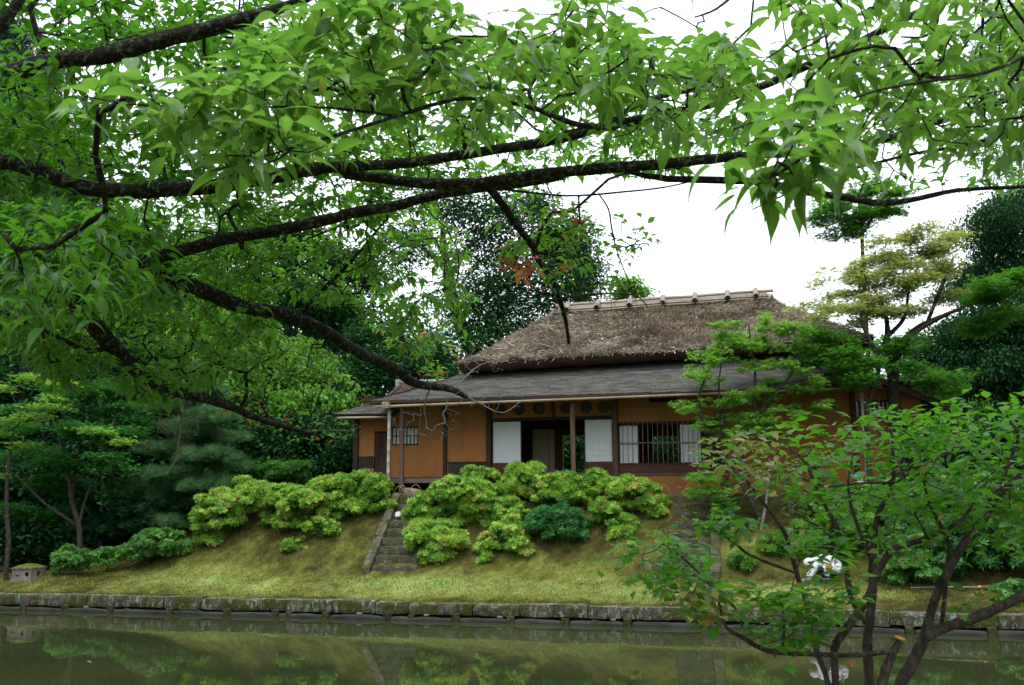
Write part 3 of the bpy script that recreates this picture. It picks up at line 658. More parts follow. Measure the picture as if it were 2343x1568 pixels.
# posts (on the wall line, then the free standing ones)
def post(x, y, z0, z1, w_=.13, mat=None, name='post'):
    mb = MB(); h = w_ / 2
    n8 = 8; pts = [(x + random.uniform(-.006, .006), y - 6.2, z0 - HZ + (z1 - z0) * k_ / 6) for k_ in range(7)]
    V = []; 
    for p_ in pts:
        for a, b_ in ((-h, -h * .8), (-h * .8, -h), (h * .8, -h), (h, -h * .8), (h, h * .8), (h * .8, h), (-h * .8, h), (-h, h * .8)): V.append((p_[0] + a, p_[1] + b_, p_[2]))
    Fc = [(i * 8 + k_, i * 8 + (k_ + 1) % 8, (i + 1) * 8 + (k_ + 1) % 8, (i + 1) * 8 + k_) for i in range(6) for k_ in range(8)] + [tuple(range(7, -1, -1)), tuple(48 + k_ for k_ in range(8))]
    mb.add(V, Fc); return mb.build(name, mat or M_wood, hs)
post(-6.50, 6.19, 3.0, 5.74, .16); post(-5.40, 6.19, 3.2, ZC, .09); post(-3.56, 6.17, 3.42, ZC, .11); post(-2.16, 6.16, 3.0, ZC, .14)
post(1.70, 6.16, 2.9, ZC, .17, M_post); post(4.82, 6.16, 2.9, ZC, .14, M_post); post(8.42, 6.16, 2.9, ZC, .13); post(10.30, 6.18, 2.9, 5.2, .16); post(-.16, 6.17, 5.22, ZC, .09)
post(.63, 5.0, 2.95, 5.74, .13, M_post, 'veranda_post'); post(-4.55, 5.0, 2.98, 5.70, .125, M_post, 'veranda_post')
for x in (.63, -4.55):
    mb = MB(); mb.stone(x - .16, x + .16, -1.36, -1.04, -.06, .08, .02, (4, 4, 3), 0, x, 1.5); mb.build('post_stone', M_stone, hs)
# sills and beams
hb('floor_sill', -5.34, -2.23, 6.08, 6.19, 3.34, 3.44, M_woodh); hb('head_beam', -2.08, 1.60, 6.15, 6.3, 5.13, 5.215, M_woodh)
hb('wall_plate', -6.4, 8.36, 6.22, 6.36, 5.862, 5.96, M_woodh)
hb('veranda_beam', -4.48, .56, 4.93, 5.04, 5.60, 5.72, M_woodh)
hb('threshold', -2.08, 1.60, 6.13, 6.30, 3.35, 3.44, M_woodh)
vf = hb('veranda_edge_beam', -5.62, 1.60, 5.13, 5.25, 3.26, 3.40, M_greywood)
for i in range(7): hb('floor_plank', -5.60, 1.60, 5.26 + i * .118, 5.26 + i * .118 + .112, 3.36, 3.40, M_greywood)
for x in (-5.3, -3.4, -2.4, -1.2, .1, 1.2):
    mb = MB(); mb.box(x - .045, x + .045, -1.02, -.93, 2.9 - HZ, 3.26 - HZ); mb.build('floor_strut', M_greywood, hs)
wall(-5.4, 1.62, 2.6, 3.33, [], M_black, 6.35, 6.4, 'dark_void_board')  # near-black sheet stands in for the shaded void below the floor
# transom with six round windows
rw = [-1.80, -1.22, -.61, .24, .84, 1.39]
def transom(x0, x1, z0, z1, cs, cz, r):
    mb = MB(); N_ = 24
    for ci, cx_ in enumerate(cs):
        a = x0 if ci == 0 else (cs[ci - 1] + cx_) / 2; b_ = x1 if ci == len(cs) - 1 else (cs[ci + 1] + cx_) / 2
        V = []; 
        for t in (0, .1):
            for k_ in range(N_):
                an = 2 * math.pi * k_ / N_; V.append((cx_ + r * math.cos(an), t, cz + r * math.sin(an) - HZ))
            for k_ in range(N_):
                an = 2 * math.pi * k_ / N_; c, s_ = math.cos(an), math.sin(an); sx = ((b_ - cx_) if c > 0 else (cx_ - a)) / max(abs(c), 1e-6); sz = ((z1 - cz) if s_ > 0 else (cz - z0)) / max(abs(s_), 1e-6); q = min(sx, sz)
                V.append((cx_ + q * c, t, cz + q * s_ - HZ))
        Fc = []
        for k_ in range(N_):
            j = (k_ + 1) % N_; Fc += [(k_, N_ + k_, N_ + j, j), (2 * N_ + k_, 2 * N_ + j, 3 * N_ + j, 3 * N_ + k_), (k_, j, 2 * N_ + j, 2 * N_ + k_)]
        # corner fillets
        mb.add(V, Fc)
        for (ex, ez) in ((b_, z1), (a, z1), (a, z0), (b_, z0)):
            ang = math.atan2(ez - cz, ex - cx_) % (2 * math.pi); k_ = int(ang / (2 * math.pi) * N_); j = (k_ + 1) % N_
            mb.add([V[N_ + k_], V[N_ + j], (ex, 0, ez - HZ)], [(0, 2, 1)])
    return mb.build('transom_wall', M_plaster, hs)
transom(-2.08, 1.60, 5.22, ZC, rw, 5.475, .175)
for cx_ in rw:
    mb = MB(); mb.tube([(cx_, -.012, 5.475 - HZ), (cx_, .03, 5.475 - HZ)], [.185, .185], 24, 0, False); mb.tube([(cx_, .03, 5.475 - HZ), (cx_, -.012, 5.475 - HZ)], [.17, .17], 24, 0, False)
    rwn = mb.build('round_window', M_wood, hs)
    mb = MB(); mb.tube([(cx_, .075, 5.475 - HZ), (cx_, .08, 5.475 - HZ)], [.176, .176], 24); mb.build('window_paper', M_oldpaper, rwn)
    mb = MB()
    for i in range(-3, 4):
        o_ = i * .046; L = math.sqrt(max(0, .172 ** 2 - o_ ** 2)); mb.box(cx_ + o_ - .006, cx_ + o_ + .006, .03, .045, 5.475 - L - HZ, 5.475 + L - HZ); mb.box(cx_ - L, cx_ + L, .046, .06, 5.475 + o_ - .006 - HZ, 5.475 + o_ + .006 - HZ)
    mb.build('lattice', M_slat, rwn)
# shoji and their lower panels
def shoji(x0, x1, z0, z1, t, lower=True, cols=4, rows=7, mat=None):
    mb = MB(); y = t - 6.2
    mb.box(x0, x1, y + .012, y + .02, z0 - HZ, z1 - HZ); sh = mb.build('shoji_screen', mat or M_paper, hs)
    mb = MB()
    for i in range(1, cols): q = x0 + (x1 - x0) * i / cols; mb.box(q - .005, q + .005, y + .006, y + .0118, z0 - HZ, z1 - HZ)
    for i in range(1, rows): q = z0 + (z1 - z0) * i / rows; mb.box(x0, x1, y + .0015, y + .0055, q - .005 - HZ, q + .005 - HZ)
    mb.build('lattice', M_muntin, sh)
    mb = MB(); mb.box(x0 - .03, x0, y, y + .035, z0 - HZ, z1 - HZ); mb.box(x1, x1 + .03, y, y + .035, z0 - HZ, z1 - HZ); mb.box(x0 - .03, x1 + .03, y, y + .035, z1 - HZ, z1 + .03 - HZ)
    mb.build('frame', M_wood, sh)
    if lower:
        mb = MB(); mb.box(x0 - .03, x1 + .03, y, y + .035, 3.45 - HZ, z0 - HZ); lp = mb.build('lower_panel', M_redwood, sh)
    return sh
shoji(-2.04, -1.18, 3.86, 5.10, 6.20); shoji(.80, 1.60, 3.86, 5.10, 6.20)
# small barred window on the left
def papered(x0, x1, z0, z1, nb, bw, t=6.24, barmat=None, paper=None, rails=(), name='window'):
    mb = MB(); mb.box(x0, x1, t - 6.2, t + .01 - 6.2, z0 - HZ, z1 - HZ); wn = mb.build(name, paper or M_paper, hs)
    for i in range(nb + 1):
        q = x0 + (x1 - x0) * i / nb; hb('bar', q - bw, q + bw, 6.195, 6.225, z0, z1, barmat or M_wood, wn)
    for q in rails: hb('rail', x0, x1, 6.226, 6.24, q - .014, q + .014, barmat or M_wood, wn)
    hb('frame_head', x0 - .03, x1 + .03, 6.185, 6.22, z1 + .001, z1 + .04, M_wood, wn); hb('frame_sill', x0 - .03, x1 + .03, 6.185, 6.22, z0 - .04, z0 - .001, M_wood, wn)
    return wn
papered(-5.30, -4.47, 4.49, 4.99, 7, .014, rails=(4.74,))
lw = papered(-3.46, -2.26, 3.47, 3.87, 26, .006, barmat=M_slat, paper=M_oldpaper, rails=[3.47 + .05 * i for i in range(1, 8)], name='low_lattice_window')
hb('mullion', -2.88, -2.84, 6.185, 6.2, 3.47, 3.87, M_wood, lw)
# right part: barred window between sill board and lintel
wall(1.80, 4.22, 2.90, 3.46, []); wall(1.80, 4.22, 4.95, ZC, [(2.72, 3.62, 5.58, 5.70)])
hb('sill_board', 1.79, 4.22, 6.17, 6.26, 3.50, 3.755, M_redwood); hb('sill_rail', 1.79, 4.22, 6.15, 6.27, 3.455, 3.497, M_greywood)
hb('window_sill', 1.79, 4.22, 6.15, 6.28, 3.757, 3.80, M_woodh); hb('lintel', 1.79, 4.22, 6.16, 6.28, 4.952, 5.005, M_woodh)
bw_ = hb('barred_window', 1.80, 4.22, 6.27, 6.29, 4.90, 4.948, M_wood)
for i in range(16):
    x = 1.93 + i * .146; mb = MB(); mb.tube([(x + random.uniform(-.012, .012), -.055, 3.70 - HZ), (x + random.uniform(-.01, .01), -.055, 4.3 - HZ), (x + random.uniform(-.012, .012), -.055, 4.99 - HZ)], .0125, 6, 0, True)
    mb.build('bar', M_bar, bw_)
mb = MB(); mb.tube([(1.80, -.022, 4.39 - HZ), (4.22, -.022, 4.375 - HZ)], .017, 6); mb.build('cross_rail', M_bar, bw_)
shoji(1.83, 2.36, 3.80, 4.90, 6.24, False, 3, 5); shoji(3.60, 4.18, 3.80, 4.90, 6.24, False, 3, 5)
mb = MB(); mb.box(2.72, 3.62, .04, .06, 5.58 - HZ, 5.70 - HZ); vs = mb.build('vent_slit', M_black, hs)
for i in range(4): hb('slat', 2.74 + .22 * i, 2.76 + .22 * i, 6.205, 6.235, 5.58, 5.70, M_slat, vs)
boards('plank_door', 4.24, 4.74, 3.40, 5.02, 6.17, 4, M_wood); wall(4.22, 4.76, 5.04, ZC, []); wall(4.22, 4.76, 2.9, 3.38, [])
wall(4.89, 8.36, 2.90, ZC, [])
# right wing under its lower lean-to
for x0, x1, z0, z1, z2 in ((8.48, 9.42, 2.9, 4.97, 4.97), (8.48, 9.42, 5.44, 5.98, 5.80), (9.42, 10.23, 4.78, 5.80, 5.50), (9.42, 9.60, 2.9, 4.78, 4.78)):
    mb = MB(); mb.hexa([(x0, 0, z0 - HZ), (x1, 0, z0 - HZ), (x1, .1, z0 - HZ), (x0, .1, z0 - HZ), (x0, 0, z1 - HZ), (x1, 0, z2 - HZ), (x1, .1, z2 - HZ), (x0, .1, z1 - HZ)]); mb.build('plaster_wall', M_plaster, hs)
papered(8.49, 9.40, 5.0, 5.42, 8, .028)
boards('dark_opening', 9.62, 10.2, 3.0, 4.74, 6.2, 4, M_black); hb('lintel', 9.6, 10.22, 6.17, 6.3, 4.742, 4.78, M_wood)  # near-black boards stand in for a dark, shaded opening
# side and back walls, ceiling, interior
hb('plaster_wall', -6.44, -6.34, 6.33, 12.2, 2.9, 5.8, M_plaster); hb('plaster_wall', 10.24, 10.34, 6.33, 12.2, 2.9, 5.2, M_plaster)
wall(-6.34, 10.24, 2.9, ZC, [(-.75, .95, 3.44, 5.0), (2.4, 4.6, 3.8, 4.9)], M_plaster, 11.2, 11.3)
for i in range(12): hb('back_bar', 2.4 + i * .2, 2.425 + i * .2, 11.15, 11.18, 3.8, 4.9, M_wood)
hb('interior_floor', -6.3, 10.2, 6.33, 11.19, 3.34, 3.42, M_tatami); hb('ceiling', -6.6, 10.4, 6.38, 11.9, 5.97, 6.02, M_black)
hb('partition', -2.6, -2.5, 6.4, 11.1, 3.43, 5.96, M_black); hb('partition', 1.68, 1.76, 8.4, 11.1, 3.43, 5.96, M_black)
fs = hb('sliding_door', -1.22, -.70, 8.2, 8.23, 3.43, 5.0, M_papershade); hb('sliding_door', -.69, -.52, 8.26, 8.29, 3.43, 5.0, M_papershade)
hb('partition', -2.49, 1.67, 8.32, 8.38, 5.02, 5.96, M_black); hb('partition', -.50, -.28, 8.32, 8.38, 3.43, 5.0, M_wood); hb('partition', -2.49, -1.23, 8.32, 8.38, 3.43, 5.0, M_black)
# downpipes
def bamboo(name, a, b_, r, node=.3, mat=None, parent=None, n=10):
    a = np.array(a, float); b_ = np.array(b_, float); L = np.linalg.norm(b_ - a); P_ = []; rr_ = []; k_ = max(1, int(L / node))
    for i in range(k_ + 1):
        u = i / k_
        for du, q in ((-.014, .98), (-.005, 1.07), (.005, 1.07), (.014, .97)) if 0 < i < k_ else ((0, 1.),):
            P_.append(a + (b_ - a) * (u + du / L)); rr_.append(r * q)
    mb = MB(); mb.tube(P_, rr_, n); return mb.build(name, mat or M_bamboo, parent or hs)
dp = bamboo('downpipe', (-4.93, -1.30, 2.9 - HZ), (-4.93, -1.30, 5.56 - HZ), .052, .33)
bamboo('downpipe', (8.50, -1.30, 2.4 - HZ), (8.50, -1.30, 5.56 - HZ), .045, .33)
# gutter
gt = bamboo('gutter', (-5.30, -1.52, 5.52 - HZ), (8.7, -1.52, 5.66 - HZ), .042, .45, M_gutter)
for i in range(19):
    x = -5.0 + i * .74; zg = 5.52 + .14 * (x + 5.3) / 14 - HZ
    mb = MB(); mb.tube([(x, -1.44, zg + .12), (x, -1.47, zg - .045), (x, -1.53, zg - .062), (x, -1.575, zg - .02)], .008, 5); mb.build('hook', M_gutter, gt)
for x, z in ((-4.93, 5.56), (8.48, 5.68)):
    mb = MB(); mb.stone(x - .13, x + .10, -1.64, -1.40, z - .1 - HZ, z + .1 - HZ, .01, (3, 3, 3), 0, x, 1.); mb.build('gutter_box', M_rock, hs)
# lean-to roof (front), a real slab with courses of thin weathered shingles
def zt(x): return .028 * (x + 3)
E0, E1 = -5.42, 9.0; T0, T1 = -3.35, 8.7                       # eave ends, top ends
def roof_pt(u, v):                                            # u along 0..1, v up 0..1
    x = (E0 + (E1 - E0) * u) * (1 - v) + (T0 + (T1 - T0) * u) * v
    y = 4.66 - 6.2 + v * 2.3; z = 5.70 + (6.72 + zt(x) - 5.70) * v + .05 * math.sin(v * math.pi) * -1
    return x, y, z - HZ
mb = MB(); nu, nv = 40, 6
for v in range(nv + 1):
    for u in range(nu + 1):
        x, y, z = roof_pt(u / nu, v / nv); mb.v.append((x, y, z))
for v in range(nv + 1):
    for u in range(nu + 1):
        x, y, z = roof_pt(u / nu, v / nv); mb.v.append((x, y + .01, z - .05))
K = (nu + 1) * (nv + 1)
for v in range(nv):
    for u in range(nu):
        i = v * (nu + 1) + u; mb.f.append([i, i + 1, i + nu + 2, i + nu + 1]); mb.f.append([K + i, K + i + nu + 1, K + i + nu + 2, K + i + 1]); mb.mi += [0, 0]; mb.sm += [False, False]
for u in range(nu): mb.f.append([u, K + u, K + u + 1, u + 1]); mb.mi.append(0); mb.sm.append(False)
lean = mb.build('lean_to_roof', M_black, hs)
SV = []; ST = []; rows = 22
for r_ in range(rows):
    v0 = r_ / rows - .004; v1 = min(1.0, (r_ + 1.5) / rows); n_s = 110; off_ = random.random()
    for k_ in range(n_s):
        u0 = (k_ + off_ * .9) / n_s - .005; u1 = u0 + 1 / n_s * random.uniform(.9, 1.0); u0 = max(0, u0); u1 = min(1, u1)
        if u1 <= u0: continue
        h = .014 + random.uniform(0, .012); dv = random.uniform(-.006, .006)
        a, b_, c, d = roof_pt(u0, max(-.01, v0 + dv)), roof_pt(u1, max(-.01, v0 + dv + random.uniform(-.003, .003))), roof_pt(u1, v1), roof_pt(u0, v1)
        o_ = len(SV); SV += [(a[0], a[1], a[2] + h), (b_[0], b_[1], b_[2] + h), (c[0], c[1], c[2] + .004), (d[0], d[1], d[2] + .004), (a[0], a[1] + .004, a[2] - .004), (b_[0], b_[1] + .004, b_[2] - .004)]
        ST += [(o_, o_ + 1, o_ + 2, o_ + 3), (o_ + 4, o_ + 5, o_ + 1, o_)]
link('shingles', np_mesh('shingles', SV, ST, M_shingle), lean, None, 'stuff')
mb = MB(); 
a, b_ = roof_pt(0, 0), roof_pt(1, 0); mb.box(a[0], b_[0], a[1] - .012, a[1] + .03, a[2] - .085, a[2] + .012); mb.build('fascia', M_woodh, lean)
for i in range(30):
    u = (i + .5) / 30; a = roof_pt(u, .02); b_ = roof_pt(u, .78); x = a[0]
    mb = MB(); mb.hexa([(x - .025, a[1], a[2] - .12), (x + .025, a[1], a[2] - .12), (x + .025, b_[1], b_[2] - .12), (x - .025, b_[1], b_[2] - .12), (x - .025, a[1], a[2] - .055), (x + .025, a[1], a[2] - .055), (x + .025, b_[1], b_[2] - .055), (x - .025, b_[1], b_[2] - .055)])
    mb.build('rafter', M_wood, lean)
def slab(name, P4, th, mat, parent=None, kind=None):
    P4 = [np.array(p_, float) for p_ in P4]; n_ = np.cross(P4[1] - P4[0], P4[3] - P4[0]); n_ = n_ / np.linalg.norm(n_)
    if n_[2] < 0: n_ = -n_
    mb = MB(); lo = [p_ - n_ * th for p_ in P4]; mb.hexa([*lo, *P4]); return mb.build(name, mat, parent or hs, None, kind)
def courses(name, P4, th, rows, cols, mat, parent):
    """courses of shingles over the quad P4 (eave left, eave right, top right, top left)"""
    P4 = [np.array(p_, float) for p_ in P4]; n_ = np.cross(P4[1] - P4[0], P4[3] - P4[0]); n_ = n_ / np.linalg.norm(n_); 
    if n_[2] < 0: n_ = -n_
    q = lambda u, v: (P4[0] * (1 - u) + P4[1] * u) * (1 - v) + (P4[3] * (1 - u) + P4[2] * u) * v
    SV = []; ST = []
    for r_ in range(rows):
        for k_ in range(cols):
            u0, u1 = k_ / cols, (k_ + .96) / cols; v0 = r_ / rows; v1 = min(1, (r_ + 1.4) / rows); h = th + random.uniform(0, th)
            o_ = len(SV); SV += [q(u0, v0) + n_ * h, q(u1, v0) + n_ * h, q(u1, v1) + n_ * .004, q(u0, v1) + n_ * .004, q(u0, v0) - n_ * .004, q(u1, v0) - n_ * .004]; ST += [(o_, o_ + 1, o_ + 2, o_ + 3), (o_ + 4, o_ + 5, o_ + 1, o_)]
    return link(name, np_mesh(name, SV, ST, mat), parent, None, 'stuff')
def Lh(x, y, z): return (x, y - 6.2, z - HZ)
# left return of the lean-to, the low roof of the left wing and the gable piece with its pale ridge tiles
q = [Lh(-5.42, 9.5, 5.70), Lh(-5.42, 4.66, 5.70), Lh(-3.35, 6.96, 6.70), Lh(-3.35, 9.5, 6.70)]
sl = slab('side_roof', q, .05, M_black); courses('shingles', q, .012, 16, 20, M_shingle, sl)
q = [Lh(-6.95, 5.35, 5.40), Lh(-4.98, 5.35, 5.36), Lh(-4.98, 7.0, 5.98), Lh(-5.9, 7.0, 5.98)]
sl = slab('wing_roof', q, .06, M_black); courses('shingles', q, .012, 12, 22, M_shingle, sl)
q = [Lh(-6.95, 9.5, 5.40), Lh(-6.95, 5.35, 5.40), Lh(-5.9, 7.0, 5.98), Lh(-5.9, 9.5, 5.98)]
sl = slab('wing_roof', q, .06, M_black); courses('shingles', q, .012, 10, 20, M_shingle, sl)
bamboo('gutter', (-6.75, -.93, 5.27 - HZ), (-5.0, -.93, 5.25 - HZ), .035, .4, M_gutter)
q = [Lh(-6.05, 6.7, 5.86), Lh(-3.2, 6.7, 5.9), Lh(-3.2, 7.5, 6.62), Lh(-5.5, 7.5, 6.56)]
sl = slab('gable_roof', q, .06, M_black); courses('shingles', q, .014, 8, 30, M_shbrown, sl)
for i in range(11):
    x = -5.58 + i * .22; mb = MB(); mb.tube([(x, 1.32, 6.60 - HZ + .0), (x + .215, 1.32, 6.605 - HZ)], [.075, .07], 10); mb.build('ridge_tile', M_tile, hs)
mb = MB(); mb.stone(-5.68, -5.54, 1.2, 1.44, 6.46 - HZ, 6.70 - HZ, .01, (3, 3, 3)); mb.build('end_tile', M_tile, hs)
# right lean-to of the wing, seen end on
q = [Lh(11.1, 5.6, 5.10), Lh(11.1, 9.5, 5.10), Lh(8.7, 9.5, 6.25), Lh(8.7, 5.6, 6.25)]
sl = slab('right_roof', [q[3], q[0], q[1], q[2]], .08, M_black); courses('shingles', q, .012, 12, 16, M_shbrown, sl)
mb = MB(); mb.hexa([Lh(8.75, 5.52, 6.02), Lh(11.12, 5.52, 4.92), Lh(11.12, 5.59, 4.92), Lh(8.75, 5.59, 6.02), Lh(8.75, 5.52, 6.20), Lh(11.12, 5.52, 5.10), Lh(11.12, 5.59, 5.10), Lh(8.75, 5.59, 6.20)]); mb.build('bargeboard', M_redwood, sl)
# ---- thatch
EX0, EX1, EYf, EYb = -3.15, 9.1, 6.25, 13.0; RX0, RX1, RY = -.55, 6.25, 9.45; ZE, ZR = 6.96, 9.12
def th_z(x): return .026 * (x + 3)
def th_pt(side, u, v, h=0.):
    c = v ** 1.12                                               # a little hollow in the slope
    if side == 'f': e = (EX0 + (EX1 - EX0) * u, EYf); r_ = (RX0 + (RX1 - RX0) * u, RY)
    elif side == 'b': e = (EX1 + (EX0 - EX1) * u, EYb); r_ = (RX1 + (RX0 - RX1) * u, RY)
    elif side == 'l': e = (EX0, EYb + (EYf - EYb) * u); r_ = (RX0, RY)
    else: e = (EX1, EYf + (EYb - EYf) * u); r_ = (RX1, RY)
    x = e[0] + (r_[0] - e[0]) * v; y = e[1] + (r_[1] - e[1]) * v; z = ZE + th_z(x) * (1 - v) + (ZR + .02 * (x) - ZE) * (v * .75 + c * .25)
    return np.array([x, y - 6.2, z - HZ + h])
for side, nu in (('f', 80), ('b', 20), ('l', 40), ('r', 40)):
    nv = 26; V = np.array([th_pt(side, u / nu, v / nv) for v in range(nv + 1) for u in range(nu + 1)])
    d = .05 * fbm(V[:, 0] * 1.7, V[:, 2] * 2 + V[:, 1] * 2, 4) + .03 * fbm(V[:, 0] * 6, V[:, 1] * 6, 9); edge = np.zeros(len(V), bool)
    ed = np.array([(u in (0, nu)) for v in range(nv + 1) for u in range(nu + 1)]); V[:, 2] += np.where(ed, 0, d)
    ii = (np.arange(nv)[:, None] * (nu + 1) + np.arange(nu)[None]).ravel()
    th = link('thatch_slope', np_mesh('thatch_slope', V, np.stack([ii, ii + 1, ii + nu + 2, ii + nu + 1], 1), M_thatch, None, True), hs)
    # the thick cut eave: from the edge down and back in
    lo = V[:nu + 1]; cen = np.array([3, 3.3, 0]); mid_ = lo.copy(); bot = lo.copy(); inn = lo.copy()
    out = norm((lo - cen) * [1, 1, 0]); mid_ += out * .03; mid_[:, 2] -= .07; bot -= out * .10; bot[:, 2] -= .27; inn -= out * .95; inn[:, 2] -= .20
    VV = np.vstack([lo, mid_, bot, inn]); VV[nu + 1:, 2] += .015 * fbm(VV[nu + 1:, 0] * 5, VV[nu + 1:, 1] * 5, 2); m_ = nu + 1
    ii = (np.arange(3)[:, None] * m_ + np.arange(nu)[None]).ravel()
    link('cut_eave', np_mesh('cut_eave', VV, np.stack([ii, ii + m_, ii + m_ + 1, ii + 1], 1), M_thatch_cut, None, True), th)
    # straw lying on the slope
    cnt = {'f': 95000, 'b': 2500, 'l': 7000, 'r': 9000}[side]
    u = rng.random(cnt); v = rng.random(cnt) ** 1.15
    P = np.array([th_pt(side, a, b_) for a, b_ in zip(u, v)]); P2 = np.array([th_pt(side, a, b_ + .02) for a, b_ in zip(u, v)])
    P[:, 2] += .05 * fbm(P[:, 0] * 1.7, P[:, 2] * 2 + P[:, 1] * 2, 4) + .01 + .03 * rng.random(cnt)
    dn = norm(P - P2); A = dn + rng.normal(size=(cnt, 3)) * np.where(rng.random(cnt) < .08, .8, .26)[:, None] + np.array([0, 0, .05]); N = np.cross(np.cross(dn, [0, 0, 1.]), dn); N = N * np.sign(N[:, 2:3]) + rng.normal(size=(cnt, 3)) * .5
    S = rng.uniform(.06, .20, cnt) * np.where(rng.random(cnt) < .03, 1.9, 1)
    r_ = np.clip(.45 + .25 * fbm(P[:, 0] * .9, (P[:, 1] + P[:, 2]) * .9, 12) + rng.normal(size=cnt) * .24 + .1 * (S > .3), 0, 1)
    straw = (np.array([(-.045, 0, 0), (.045, 0, 0), (.03, 1, .05), (-.03, 1, .05)]), np.array([(0, 1, 2), (0, 2, 3)]))
    wob = leaf_obj('straw', straw, P, A, N, S, M_straw, th, rnd=r_)
    if side == 'f':                                           # yellow moss tufts on the thatch
        q_ = rng.random((14, 2)); PP = []
        for a, b_ in q_:
            c0 = th_pt('f', .05 + .7 * a, .05 + .8 * b_); m_ = int(rng.integers(6, 40)); PP.append(c0 + rng.normal(size=(m_, 3)) * [.10, .05, .035] + [0, 0, .06])
        PP = np.vstack(PP); leaf_obj('moss_tufts', tuft_template(6, .25), PP, rng.normal(size=(len(PP), 3)), rng.normal(size=(len(PP), 3)) + [0, 0, 2], np.full(len(PP), .05), L_moss, th, rnd=np.full(len(PP), .8) * rng.random(len(PP)))
# ridge
RZ = lambda x: ZR + .02 * x - HZ
mb = MB()
for k_ in range(28):
    x0 = -.62 + k_ * .247; x1 = x0 + .24; z0, z1 = RZ(x0), RZ(x1)
    prof = [(-.40, -.24), (-.30, -.04), (-.12, .08), (.12, .08), (.30, -.04), (.40, -.24)]
    j = random.uniform(-.015, .015)
    V = [(x0, 3.25 + a + (-.01 if a < 0 else 0), z0 + b_ + j) for a, b_ in prof] + [(x1, 3.25 + a, z1 + b_ + j) for a, b_ in prof]
    mb.add(V, [(i, i + 1, i + 7, i + 6) for i in range(5)] + [(5, 4, 3, 2, 1, 0), (6, 7, 8, 9, 10, 11)])
rc = mb.build('ridge_cap', M_mossyridge, hs)
for (dy, dz, r_, a, b_) in ((-.05, .22, .055, -.62, 6.62), (-.20, .11, .028, -.5, 6.42), (-.27, .055, .028, -.45, 6.5), (-.33, .0, .028, -.5, 6.45), (.2, .12, .035, -.5, 6.4), (-.38, -.08, .02, -.72, 6.55)):
    mb = MB(); mb.tube([(a + (b_ - a) * i / 8, 3.25 + dy, RZ(a + (b_ - a) * i / 8) + dz + .012 * math.sin(i * 2.1)) for i in range(9)], r_, 8, 0, True, .05); mb.build('ridge_pole', M_ridgebam, hs)
for x in (-.18, .85, 1.95, 3.05, 4.1, 5.15, 6.05):
    z = RZ(x) + .07
    mb = MB(); mb.tube([(x, 2.74, z - .10), (x, 2.86, z - .05), (x, 3.2, z + .20), (x, 3.5, z - .02)], [.085, .10, .085, .08], 10, 0, False, .10)
    mb.build('bark_roll', M_barkroll, hs)
    mb = MB(); mb.tube([(x, 2.755, z - .095), (x, 2.765, z - .09)], [.07, .07], 10); mb.build('roll_end', M_tdark, hs)
for x, sd_ in ((-.62, -1), (6.55, 1)):                          # bundles tied across the ridge ends
    for k_ in range(5):
        mb = MB(); z = RZ(x) + .02 - k_ * .055; mb.tube([(x + sd_ * .02 * k_, 2.78, z), (x + sd_ * .02 * k_, 3.72, z)], .024, 6); mb.build('end_rod', M_ridgebam, hs)
# loose canes lying on the lean-to roof
for a, b_ in (((1318, 862), (1338, 833)), ((1322, 862), (1352, 832)), ((1202, 854), (1245, 851)), ((1258, 850), (1307, 848))):
    A_ = at(*a, 28.6); B_ = at(*b_, 28.6)
    def locl(p_):
        q_ = p_ - ORG; return np.array([q_ @ Us, q_ @ Vt - 6.2, q_[2] - HZ])
    A_, B_ = locl(A_), locl(B_); 
    if a[1] > 860: B_[1] -= .25; A_[1] -= .35
    mb = MB(); mb.tube([A_, (A_ + B_) / 2 + np.array([0.01, 0, .01]), B_], .011, 5); mb.build('loose_cane', M_strawend, hs)
